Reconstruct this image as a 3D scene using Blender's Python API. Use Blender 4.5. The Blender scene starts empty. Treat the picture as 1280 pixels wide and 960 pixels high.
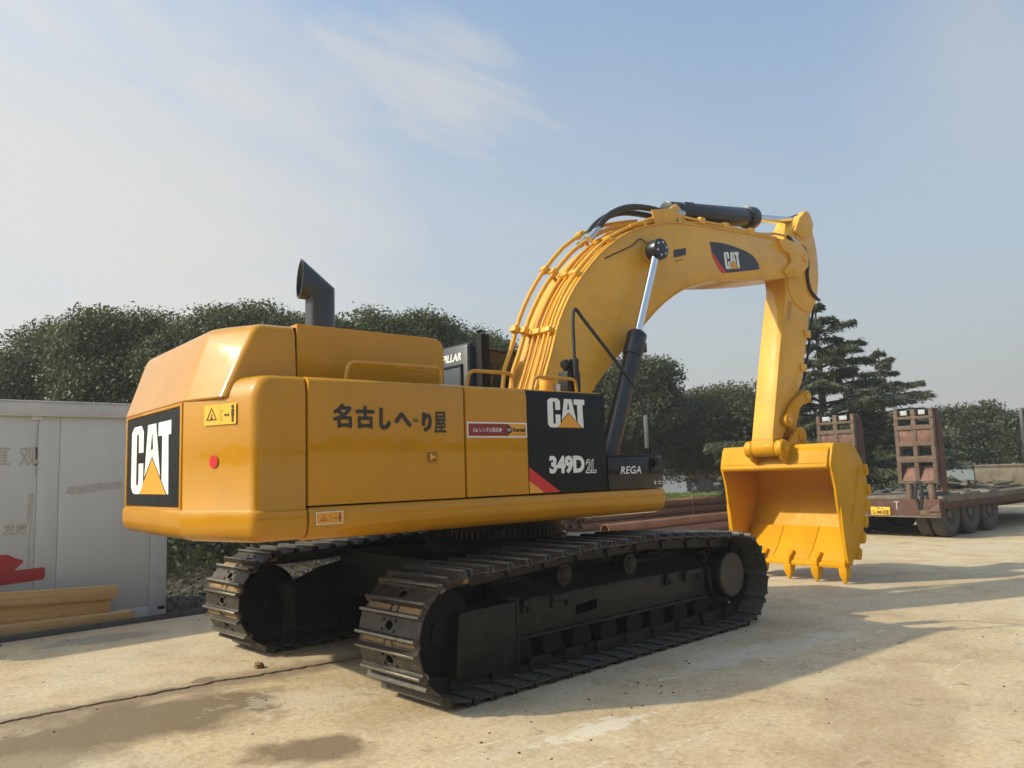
import bpy, bmesh, math, random
import numpy as np
from mathutils import Vector, Matrix

SC = bpy.context.scene
COL = SC.collection
random.seed(7); RNG = np.random.default_rng(11)
R = math.radians

# ------------------------------------------------------------------ camera
CAM_POS = Vector((-5.893, -6.551, 1.727)); YAW, PITCH, ROLL, FPX = 0.813, 0.109, -0.030, 999.0
def camera():
    d = Vector((math.cos(YAW)*math.cos(PITCH), math.sin(YAW)*math.cos(PITCH), math.sin(PITCH)))
    r = Vector((math.sin(YAW), -math.cos(YAW), 0)); u = r.cross(d)
    c, s = math.cos(ROLL), math.sin(ROLL)
    r2 = c*r + s*u; u2 = c*u - s*r
    cd = bpy.data.cameras.new('camera'); cd.sensor_width = 36; cd.lens = FPX/1280*36
    cd.clip_start = .05; cd.clip_end = 3000
    o = bpy.data.objects.new('camera', cd); COL.objects.link(o)
    m = Matrix((r2, u2, -d)).transposed().to_4x4(); m.translation = CAM_POS
    o.matrix_world = m; SC.camera = o
camera()
SC.cycles.use_denoising = True
SC.cycles.max_bounces = 8; SC.cycles.transparent_max_bounces = 12; SC.cycles.volume_bounces = 0
SC.cycles.sample_clamp_indirect = 6
SC.render.resolution_x, SC.render.resolution_y = 1024, 768
SC.view_settings.view_transform = 'Standard'; SC.view_settings.look = 'None'
SC.view_settings.gamma = 1; SC.view_settings.use_curve_mapping = False
SC.view_settings.exposure = 0.46

# ------------------------------------------------------------------ light
LX, LY = 1.15, -0.78                       # ground shift of a shadow per metre of height
ELEV = math.atan(1/math.hypot(LX, LY)); SROT = math.atan2(-LX, -LY)
def world():
    w = bpy.data.worlds.new('World'); SC.world = w; w.use_nodes = True
    nt = w.node_tree; N = nt.nodes; L = nt.links
    bg = N['Background']
    sky = N.new('ShaderNodeTexSky'); sky.sky_type = 'NISHITA'; sky.sun_disc = False
    sky.sun_elevation = ELEV; sky.sun_rotation = SROT; sky.altitude = 20
    sky.air_density = 1.0; sky.dust_density = 3.0; sky.ozone_density = 1.6
    tc = N.new('ShaderNodeTexCoord')
    sep = N.new('ShaderNodeSeparateXYZ'); L.new(tc.outputs['Generated'], sep.inputs[0])
    def math_(op, a, b=None, clamp=False):
        n = N.new('ShaderNodeMath'); n.operation = op; n.use_clamp = clamp
        for i, x in enumerate((a, b)):
            if x is None: continue
            if isinstance(x, (int, float)): n.inputs[i].default_value = x
            else: L.new(x, n.inputs[i])
        return n.outputs[0]
    zz = math_('MAXIMUM', sep.outputs[2], 0.0)
    den = math_('ADD', zz, 0.22)
    px = math_('DIVIDE', sep.outputs[0], den); py = math_('DIVIDE', sep.outputs[1], den)
    cb = N.new('ShaderNodeCombineXYZ'); L.new(px, cb.inputs[0]); L.new(py, cb.inputs[1])
    mp = N.new('ShaderNodeMapping'); L.new(cb.outputs[0], mp.inputs[0])
    mp.inputs['Location'].default_value = (1.3, 0.4, 0); mp.inputs['Rotation'].default_value = (0, 0, R(-28)); mp.inputs['Scale'].default_value = (.55, 1.15, 1)
    n1 = N.new('ShaderNodeTexNoise'); n1.inputs['Scale'].default_value = .95; n1.inputs['Detail'].default_value = 7; n1.inputs['Roughness'].default_value = .52; n1.inputs['Distortion'].default_value = .35
    L.new(mp.outputs[0], n1.inputs['Vector'])
    r1 = N.new('ShaderNodeValToRGB'); r1.color_ramp.elements[0].position = .44; r1.color_ramp.elements[1].position = .72
    L.new(n1.outputs['Fac'], r1.inputs[0])
    # milky air towards the horizon
    hz = math_('MULTIPLY_ADD', zz, -1.45); hz.node.inputs[2].default_value = 1.02
    hz = math_('MAXIMUM', math_('MINIMUM', hz, .96), .18)
    def dirv(px, py):
        d = Vector((math.cos(YAW)*math.cos(PITCH), math.sin(YAW)*math.cos(PITCH), math.sin(PITCH))); r = Vector((math.sin(YAW), -math.cos(YAW), 0)); u = r.cross(d)
        return (d+r*px/FPX-u*py/FPX).normalized()
    def cloud(p0, p1, wid, fa, fb, lo, hi, seed):
        """torn cloud bank lying along the great circle between two sky directions"""
        d0 = (p0+p1).normalized(); e1 = (p1-p0).normalized(); e2 = d0.cross(e1).normalized(); ln = (p1-p0).length/2
        vs = []
        for e in (e1, e2, d0):
            n = N.new('ShaderNodeVectorMath'); n.operation = 'DOT_PRODUCT'; L.new(tc.outputs['Generated'], n.inputs[0]); n.inputs[1].default_value = e; vs.append(n.outputs['Value'])
        a_ = math_('DIVIDE', vs[0], ln); b_ = math_('DIVIDE', vs[1], wid)
        c_ = N.new('ShaderNodeCombineXYZ'); L.new(math_('MULTIPLY', vs[0], fa), c_.inputs[0]); L.new(math_('MULTIPLY', vs[1], fb), c_.inputs[1]); c_.inputs[2].default_value = seed
        nz = N.new('ShaderNodeTexNoise'); nz.inputs['Scale'].default_value = 1; nz.inputs['Detail'].default_value = 8; nz.inputs['Roughness'].default_value = .58; nz.inputs['Distortion'].default_value = .5; L.new(c_.outputs[0], nz.inputs['Vector'])
        dd = math_('ADD', math_('MULTIPLY', a_, a_), math_('MULTIPLY', b_, b_))
        fall = math_('POWER', math_('SUBTRACT', 1.0, math_('MINIMUM', dd, 1.0)), 1.1)
        w_ = math_('ADD', nz.outputs['Fac'], math_('MULTIPLY', math_('SUBTRACT', fall, .5), .55))
        r = N.new('ShaderNodeValToRGB'); r.color_ramp.interpolation = 'EASE'; e = r.color_ramp.elements; e[0].position = lo; e[1].position = hi
        L.new(w_, r.inputs[0])
        return math_('MULTIPLY', math_('MULTIPLY', r.outputs[0], math_('MULTIPLY', fall, 1.6, True)), math_('GREATER_THAN', vs[2], .1))
    c1 = math_('MULTIPLY', cloud(dirv(-420, -560), dirv(150, -250), .11, 4.5, 17, .42, .9, 1.0), .75, True)
    c2 = math_('MULTIPLY', cloud(dirv(-1700, -330), dirv(60, -140), .42, 2.2, 5, .25, .85, 4.0), .95, True)
    c3 = math_('MULTIPLY', cloud(dirv(380, -620), dirv(980, -200), .3, 2.5, 6, .4, 1.0, 7.0), .5, True)
    c4 = math_('MULTIPLY', r1.outputs[0], .22)
    cl = math_('MAXIMUM', math_('MAXIMUM', c1, c2), math_('MAXIMUM', c3, c4), True)
    fac = hz
    mul = N.new('ShaderNodeMixRGB'); mul.blend_type = 'MULTIPLY'; mul.inputs[0].default_value = 1
    L.new(sky.outputs[0], mul.inputs[1]); mul.inputs[2].default_value = (1.12, 1.3, 1.3, 1)
    mix = N.new('ShaderNodeMixRGB'); L.new(fac, mix.inputs[0]); L.new(mul.outputs[0], mix.inputs[1])
    # milky air is brighter on the sun's side of the sky
    dt = N.new('ShaderNodeVectorMath'); dt.operation = 'DOT_PRODUCT'; L.new(tc.outputs['Generated'], dt.inputs[0])
    hh = math.hypot(LX, LY); dt.inputs[1].default_value = (-LX/hh, -LY/hh, 0)
    sm = math_('MULTIPLY_ADD', dt.outputs['Value'], .5); sm.node.inputs[2].default_value = .5
    hc = N.new('ShaderNodeMixRGB'); L.new(sm, hc.inputs[0]); hc.inputs[1].default_value = (1.98, 2.0, 1.95, 1); hc.inputs[2].default_value = (3.8, 3.74, 3.52, 1)
    L.new(hc.outputs[0], mix.inputs[2])
    cm = N.new('ShaderNodeMixRGB'); L.new(cl, cm.inputs[0]); L.new(mix.outputs[0], cm.inputs[1])
    cc = N.new('ShaderNodeMixRGB'); L.new(sm, cc.inputs[0]); cc.inputs[1].default_value = (2.75, 2.8, 2.8, 1); cc.inputs[2].default_value = (4.35, 4.3, 4.15, 1); L.new(cc.outputs[0], cm.inputs[2])
    L.new(cm.outputs[0], bg.inputs[0]); bg.inputs[1].default_value = 0.142
world()
sl = bpy.data.lights.new('sun', 'SUN'); sl.energy = 3.05; sl.angle = R(1.0); sl.color = (1, .905, .68)
so = bpy.data.objects.new('sun', sl); COL.objects.link(so)
so.rotation_euler = Vector((LX, LY, -1)).to_track_quat('-Z', 'Y').to_euler(); so.location = (-20, 15, 20)

# ------------------------------------------------------------------ helpers
class MB:
    def __init__(s): s.v = []; s.f = []
    def add(s, v, f):
        n = len(s.v); s.v += [tuple(x) for x in v]; s.f += [tuple(i+n for i in q) for q in f]; return s
    def prism(s, pts, plane, a, b):
        n = len(pts)
        if plane == 'xz': g = lambda p, t: (p[0], t, p[1])
        elif plane == 'xy': g = lambda p, t: (p[0], p[1], t)
        else: g = lambda p, t: (t, p[0], p[1])
        v = [g(p, a) for p in pts] + [g(p, b) for p in pts]
        f = [tuple(range(n))[::-1], tuple(range(n, 2*n))] + [(i, (i+1) % n, n+(i+1) % n, n+i) for i in range(n)]
        return s.add(v, f)
    def box(s, x0, x1, y0, y1, z0, z1):
        return s.prism([(x0, y0), (x1, y0), (x1, y1), (x0, y1)], 'xy', z0, z1)
    def obox(s, c, ax, ay, az):
        c = Vector(c); ax = Vector(ax); ay = Vector(ay); az = Vector(az)
        v = [c+i*ax+j*ay+k*az for k in (-1, 1) for i, j in ((-1, -1), (1, -1), (1, 1), (-1, 1))]
        return s.add(v, [(3, 2, 1, 0), (4, 5, 6, 7), (0, 1, 5, 4), (1, 2, 6, 5), (2, 3, 7, 6), (3, 0, 4, 7)])
    def cyl(s, p0, p1, r0, r1=None, n=16, cap=True):
        p0 = Vector(p0); p1 = Vector(p1); r1 = r0 if r1 is None else r1
        d = (p1-p0).normalized(); a = d.orthogonal().normalized(); b = d.cross(a)
        v = []
        for p, r in ((p0, r0), (p1, r1)):
            v += [p+(a*math.cos(t)+b*math.sin(t))*r for t in [2*math.pi*i/n for i in range(n)]]
        f = [(i, (i+1) % n, n+(i+1) % n, n+i) for i in range(n)]
        if cap: f += [tuple(range(n))[::-1], tuple(range(n, 2*n))]
        return s.add(v, f)
    def rings(s, rings, closed=True, cap=True):
        n = len(rings[0]); v = [p for r in rings for p in r]; f = []
        for k in range(len(rings)-1):
            for i in range(n if closed else n-1):
                f.append((k*n+i, k*n+(i+1) % n, (k+1)*n+(i+1) % n, (k+1)*n+i))
        if cap: f += [tuple(range(n))[::-1], tuple(range((len(rings)-1)*n, len(rings)*n))]
        return s.add(v, f)
    def tube(s, path, r, n=8, radii=None):
        P = [Vector(p) for p in path]; rg = []; a = None
        for i, p in enumerate(P):
            t = ((P[min(i+1, len(P)-1)]-P[i]).normalized()+(P[i]-P[max(i-1, 0)]).normalized())
            t = t.normalized() if t.length > 1e-6 else Vector((0, 0, 1))
            a = t.orthogonal().normalized() if a is None else (a-t*a.dot(t)).normalized()
            b = t.cross(a); rr = radii[i] if radii else r
            rg.append([p+(a*math.cos(q)+b*math.sin(q))*rr for q in [2*math.pi*k/n for k in range(n)]])
        return s.rings(rg)
    def mesh(s, name, bevel=0, seg=2, angle=32, smooth=True):
        me = bpy.data.meshes.new(name)
        bm = bmesh.new(); vs = [bm.verts.new(p) for p in s.v]
        for q in s.f:
            try: bm.faces.new([vs[i] for i in q])
            except ValueError: pass
        bmesh.ops.recalc_face_normals(bm, faces=bm.faces)
        if bevel:
            bm.normal_update()
            ed = [e for e in bm.edges if len(e.link_faces) == 2 and e.calc_face_angle(0) > R(angle)]
            bmesh.ops.bevel(bm, geom=ed, offset=bevel, offset_type='OFFSET', segments=seg, profile=.5, affect='EDGES', clamp_overlap=True)
        bm.to_mesh(me); bm.free()
        if smooth:
            me.polygons.foreach_set('use_smooth', [True]*len(me.polygons)); me.set_sharp_from_angle(angle=R(35))
        return me
    def build(s, name, mat, parent=None, bevel=0, seg=2, angle=32, smooth=True, rz=0):
        return put(name, s.mesh(name, bevel, seg, angle, smooth), mat, parent, rz)

def put(name, me, mat, parent=None, rz=0, loc=None):
    if mat is not None and not me.materials: me.materials.append(mat)
    o = bpy.data.objects.new(name, me); COL.objects.link(o); o.parent = parent
    if rz: o.rotation_euler.z = rz
    if loc: o.location = loc
    return o
def tag(o, label=None, cat=None, group=None, kind=None):
    if label: o['label'] = label
    if cat: o['category'] = cat
    if group: o['group'] = group
    if kind: o['kind'] = kind
    return o
def thing(name, label, cat, loc=(0, 0, 0), rz=0, group=None):
    o = bpy.data.objects.new(name, None); COL.objects.link(o); o.empty_display_size = .3
    o.location = loc; o.rotation_euler.z = rz
    return tag(o, label, cat, group)
def copy_tree(o, parent=None):
    c = o.copy(); COL.objects.link(c); c.parent = parent
    for ch in list(o.children): copy_tree(ch, c)
    return c
def catmull(pts, k=6):
    P = [np.array(p, float) for p in pts]; P = [2*P[0]-P[1]]+P+[2*P[-1]-P[-2]]; out = []
    for i in range(1, len(P)-2):
        a, b, c, d = P[i-1:i+3]
        for t in np.arange(k)/k:
            out.append(.5*((2*b)+(c-a)*t+(2*a-5*b+4*c-d)*t*t+(3*b-a-3*c+d)*t**3))
    out.append(P[-2]); return [tuple(p) for p in out]
def round_poly(pts, radii, seg=4):
    out = []; n = len(pts)
    for i in range(n):
        p = Vector(pts[i]); a = Vector(pts[i-1])-p; b = Vector(pts[(i+1) % n])-p; r = radii[i] if isinstance(radii, (list, tuple)) else radii
        if r <= 0: out.append(tuple(p)); continue
        ang = a.angle(b); t = min(r/math.tan(ang/2), a.length*.49, b.length*.49)
        q0 = p+a.normalized()*t; q1 = p+b.normalized()*t
        for k in range(seg+1):
            u = k/seg; out.append(tuple((1-u)**2*q0+2*u*(1-u)*p+u*u*q1))
    return out

# ------------------------------------------------------------------ materials
def new_mat(name):
    m = bpy.data.materials.new(name); m.use_nodes = True
    nt = m.node_tree; return m, nt, nt.nodes['Principled BSDF'], nt.nodes, nt.links
def noise(N, L, scale, detail=4, rough=.55, vec=None, dist=0, coord='Object'):
    if vec is None:
        tc = N.new('ShaderNodeTexCoord'); vec = tc.outputs[coord]
    n = N.new('ShaderNodeTexNoise'); n.inputs['Scale'].default_value = scale; n.inputs['Detail'].default_value = detail
    n.inputs['Roughness'].default_value = rough; n.inputs['Distortion'].default_value = dist
    L.new(vec, n.inputs['Vector']); return n.outputs['Fac']
def ramp(N, L, fac, p0, p1, c0=(0, 0, 0, 1), c1=(1, 1, 1, 1)):
    r = N.new('ShaderNodeValToRGB'); e = r.color_ramp.elements
    e[0].position = p0; e[1].position = p1; e[0].color = c0; e[1].color = c1
    L.new(fac, r.inputs[0]); return r.outputs[0]
def mixc(N, L, fac, a, b, mode='MIX'):
    m = N.new('ShaderNodeMixRGB'); m.blend_type = mode
    for i, x in ((0, fac), (1, a), (2, b)):
        if isinstance(x, (int, float)): m.inputs[i].default_value = x
        elif isinstance(x, tuple): m.inputs[i].default_value = x if len(x) == 4 else (*x, 1)
        else: L.new(x, m.inputs[i])
    return m.outputs[0]
def bump(N, L, P, h, dist, strength=.4):
    b = N.new('ShaderNodeBump'); b.inputs['Strength'].default_value = strength; b.inputs['Distance'].default_value = dist
    L.new(h, b.inputs['Height']); L.new(b.outputs[0], P.inputs['Normal'])
def world_z(N):
    g = N.new('ShaderNodeNewGeometry'); return g.outputs['Position']

def paint(name, col, rough=.32, dust=.25, dustcol=(.42, .33, .22), coat=.35, var=.08, wear=None, bumpd=.0015):
    m, nt, P, N, L = new_mat(name)
    n1 = noise(N, L, 1.7, 5); n2 = noise(N, L, 26, 4); n3 = noise(N, L, 6, 6, .65, dist=.6)
    c = mixc(N, L, ramp(N, L, n1, .3, .7), tuple(x*(1-var) for x in col), tuple(min(1, x*(1+var)) for x in col))
    d = N.new('ShaderNodeMath'); d.operation = 'MULTIPLY'; d.inputs[1].default_value = dust
    L.new(ramp(N, L, n3, .42, .8), d.inputs[0])
    c = mixc(N, L, d.outputs[0], c, dustcol)
    if wear:
        c = mixc(N, L, ramp(N, L, n2, wear[0], wear[0]+.06), c, wear[1])
    L.new(c, P.inputs['Base Color'])
    L.new(ramp(N, L, n3, .3, .8, (rough,)*3+(1,), (min(1, rough+.25),)*3+(1,)), P.inputs['Roughness'])
    P.inputs['Coat Weight'].default_value = coat; P.inputs['Coat Roughness'].default_value = .06; P.inputs['Specular IOR Level'].default_value = .22
    if bumpd:
        bump(N, L, P, noise(N, L, 3.2, 3), bumpd*8, .25); L.new(P.inputs['Normal'].links[0].from_socket, P.inputs['Coat Normal'])
    return m
def plain(name, col, rough=.5, metal=0, var=.12, scale=8, bumpd=0, spec=.5):
    m, nt, P, N, L = new_mat(name)
    n = noise(N, L, scale, 5, .6)
    L.new(mixc(N, L, ramp(N, L, n, .3, .7), tuple(x*(1-var) for x in col), tuple(min(1, x*(1+var)) for x in col)), P.inputs['Base Color'])
    P.inputs['Roughness'].default_value = rough; P.inputs['Metallic'].default_value = metal; P.inputs['Specular IOR Level'].default_value = spec
    if bumpd: bump(N, L, P, noise(N, L, scale*5, 4), bumpd, .6)
    return m
YEL = (.505, .224, .001)
M = {}
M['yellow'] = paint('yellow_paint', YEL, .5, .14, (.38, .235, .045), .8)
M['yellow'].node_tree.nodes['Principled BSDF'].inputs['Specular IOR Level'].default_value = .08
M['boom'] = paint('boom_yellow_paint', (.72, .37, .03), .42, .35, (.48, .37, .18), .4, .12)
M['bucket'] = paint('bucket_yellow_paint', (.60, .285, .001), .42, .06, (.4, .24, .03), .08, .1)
M['rail'] = plain('rail_yellow', (.5, .24, .02), .45)
M['cup'] = plain('latch_cup_shade', (.24, .1, .01), .5)  # darker brown standing in for shade inside the latch cup
M['black'] = paint('black_gloss', (.008, .008, .007), .3, .05, (.05, .045, .035), .06, .1, bumpd=0)
M['black'].node_tree.nodes['Principled BSDF'].inputs['Specular IOR Level'].default_value = .18
M['boxblack'] = paint('tool_box_black', (.014, .013, .013), .14, .1, (.1, .09, .075), .3, .1, bumpd=0)
M['satin'] = paint('black_satin', (.014, .013, .012), .42, .4, (.055, .044, .03), .1, .2)
M['frame'] = paint('track_frame_black', (.013, .0115, .009), .4, .6, (.06, .045, .027), .12, .25)
M['dark'] = plain('dark_metal', (.006, .0055, .005), .7, 0, .12, 8, 0, .2)
M['hose'] = plain('black_rubber_hose', (.02, .021, .022), .5)
M['chrome'] = plain('chrome_rod', (.72, .73, .75), .18, 1.0, .04)
M['slate'] = plain('dark_slate_cab', (.024, .028, .03), .4)
M['cylinder'] = plain('black_cylinder', (.02, .022, .026), .3, 0, .15, 4)
M['exhaust'] = plain('exhaust_dark', (.045, .05, .06), .38, .3, .15, 6)
M['white'] = plain('white_vinyl', (.78, .77, .74), .45, 0, .03)
M['orange'] = plain('orange_vinyl', (.75, .33, .03), .4, 0, .04)
M['red'] = plain('red_vinyl', (.6, .02, .018), .35, 0, .05)
M['darkred'] = plain('dark_red_vinyl', (.24, .02, .018), .4, 0, .06)
M['ink'] = plain('brown_black_ink', (.028, .02, .012), .5, 0, .1)
M['warn'] = plain('warning_yellow', (.85, .47, .04), .4, 0, .03)
M['silver'] = plain('silver_steel', (.55, .55, .54), .35, .8, .1)
def glass_mat():
    m, nt, P, N, L = new_mat('window_glass')
    P.inputs['Base Color'].default_value = (.05, .065, .07, 1); P.inputs['Roughness'].default_value = .06
    P.inputs['Transmission Weight'].default_value = .35; P.inputs['IOR'].default_value = 1.45
    return m
M['glass'] = glass_mat()
def shoe_mat():
    m, nt, P, N, L = new_mat('worn_track_steel')
    tc = N.new('ShaderNodeTexCoord'); oi = N.new('ShaderNodeObjectInfo'); va = N.new('ShaderNodeVectorMath'); va.operation = 'MULTIPLY_ADD'; cb_ = N.new('ShaderNodeCombineXYZ')
    for k in range(3): L.new(oi.outputs['Random'], cb_.inputs[k])
    L.new(cb_.outputs[0], va.inputs[0]); va.inputs[1].default_value = (37, 53, 71); L.new(tc.outputs['Object'], va.inputs[2])
    n = noise(N, L, 7, 6, .65, va.outputs[0]); n2 = noise(N, L, 40, 5, .6, va.outputs[0])
    c = mixc(N, L, ramp(N, L, n, .35, .7), (.022, .019, .016), (.075, .06, .045))
    c = mixc(N, L, ramp(N, L, n2, .56, .72), c, (.17, .125, .08))
    L.new(c, P.inputs['Base Color']); P.inputs['Metallic'].default_value = .25
    L.new(ramp(N, L, n2, .3, .7, (.32,)*3+(1,), (.62,)*3+(1,)), P.inputs['Roughness'])
    bump(N, L, P, n2, .006, .5); return m
M['shoe'] = shoe_mat()
M['wornedge'] = plain('worn_bright_steel', (.22, .2, .17), .38, .65, .35, 30, .003)
M['void'] = plain('cavity_shade_black', (.002, .002, .002), 1, 0, .1, 8, 0, 0)
M['shoedust'] = plain('dusty_shoe_inside', (.075, .062, .046), .8, 0, .4, 18, .004)
M['mud'] = plain('dried_brown_mud', (.26, .165, .075), .9, 0, .35, 25, .01)

UPROT = -0.082                              # the upper structure is swung a little off the tracks

# 2D shapes -> decal meshes -------------------------------------------------
def shape2d(polys):
    c = bpy.data.curves.new('s', 'CURVE'); c.dimensions = '2D'; c.fill_mode = 'FRONT'
    for p in polys:
        sp = c.splines.new('POLY'); sp.points.add(len(p)-1); sp.use_cyclic_u = True
        for i, q in enumerate(p): sp.points[i].co = (q[0], q[1], 0, 1)
    return eval2d(c)
def eval2d(c):
    o = bpy.data.objects.new('tmp', c); COL.objects.link(o)
    bpy.context.view_layer.update()
    me = bpy.data.meshes.new_from_object(o.evaluated_get(bpy.context.evaluated_depsgraph_get()))
    v = [(a.co.x, a.co.y) for a in me.vertices]; f = [tuple(p.vertices) for p in me.polygons]
    bpy.data.objects.remove(o); bpy.data.meshes.remove(me); bpy.data.curves.remove(c)
    return v, f
def text2d(body, bold=0.0, shear=0.0, spacing=1.0):
    c = bpy.data.curves.new('t', 'FONT'); c.body = body; c.offset = bold; c.shear = shear; c.space_character = spacing; c.resolution_u = 3
    return eval2d(c)
def fit(shape, x0, x1, y0, y1):
    v, f = shape; a = np.array(v); mn = a.min(0); mx = a.max(0); s = (np.array([x1-x0, y1-y0]))/(mx-mn)
    return [tuple(p) for p in (a-mn)*s+np.array([x0, y0])], f
def decal(name, shape, mat, parent, org, u, w, label=None):
    v, f = shape; org = Vector(org); u = Vector(u); w = Vector(w)
    me = bpy.data.meshes.new(name); nrm = u.cross(w).normalized(); me.from_pydata([org+u*q[0]+w*q[1]+nrm*(q[2] if len(q) > 2 else 0) for q in v], [], f); me.update()
    o = put(name, me, mat, parent)
    if label: o['label'] = label
    return o
LOGO_W, LOGO_H = 313., 268.
LC = [[(30, 0), (72, 0), (90, 18), (104, 42), (104, 118), (64, 118), (64, 42), (58, 33), (50, 33), (45, 42), (45, 226), (50, 235), (58, 235), (63, 226), (63, 160), (104, 160), (104, 240), (84, 265), (22, 265), (0, 242), (0, 28), (14, 6)]]
LA = [[(138, 262), (202, 262), (238, 62), (174, 142), (114, 64)], [(170, 226), (161, 158), (174, 170), (183, 158), (174, 226)]]
LT = [[(220, 262), (313, 262), (313, 212), (294, 212), (299, 0), (288, 0), (249, 48), (249, 212), (220, 212)]]
LTRI = [[(76, 0), (282, 0), (174, 134)]]
def logo(parent, org, u, w, wid, hgt):
    sx, sy = wid/LOGO_W, hgt/LOGO_H
    sc = lambda P: [[(a*sx, b*sy) for a, b in q] for q in P]
    for nm, P, m in (('letter', LC, 'white'), ('letter', LA, 'white'), ('letter', LT, 'white'), ('emblem_triangle', LTRI, 'orange')):
        decal(nm, shape2d(sc(P)), M[m], parent, org, u, w)
def rect(x0, x1, y0, y1): return [(x0, y0), (x1, y0), (x1, y1), (x0, y1)], [(0, 1, 2, 3)]
def poly(*p): return list(p), [tuple(range(len(p)))]
def disc(cx, cy, r, n=20, ry=None): return [(cx+r*math.cos(2*math.pi*i/n), cy+(ry or r)*math.sin(2*math.pi*i/n)) for i in range(n)], [tuple(range(n))]
def ring_tri(cx, cy, r, t):
    P = lambda q: [(cx+q*math.cos(a), cy+q*math.sin(a)*.95) for a in (R(90), R(210), R(330))]
    a, b = P(r), P(r-t); return a+b, [(0, 1, 4, 3), (1, 2, 5, 4), (2, 0, 3, 5)]
def join2d(*S):
    v, f = [], []
    for a, b in S:
        n = len(v); v += a; f += [tuple(i+n for i in q) for q in b]
    return v, f
def pictogram(w, h):
    """warning triangle | machine <-> person"""
    t = ring_tri(w*.24, h*.45, h*.44, h*.1)
    ic = join2d(rect(w*.2, w*.28, h*.3, h*.36), poly((w*.22, h*.36), (w*.24, h*.36), (w*.27, h*.55), (w*.25, h*.55)))
    hu = join2d(disc(w*.9, h*.83, h*.09), rect(w*.86, w*.94, h*.4, h*.72), rect(w*.87, w*.893, h*.1, h*.4), rect(w*.907, w*.93, h*.1, h*.4))
    ar = join2d(rect(w*.66, w*.77, h*.42, h*.48), poly((w*.63, h*.45), (w*.68, h*.36), (w*.68, h*.54)), poly((w*.8, h*.45), (w*.75, h*.54), (w*.75, h*.36)))
    bx = join2d(rect(w*.535, w*.545, h*.2, h*.7), rect(w*.535, w*.61, h*.68, h*.7), rect(w*.535, w*.6, h*.2, h*.22), rect(w*.485, w*.49, h*.03, h*.97))
    return join2d(t, ic, hu, ar, bx)

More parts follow.
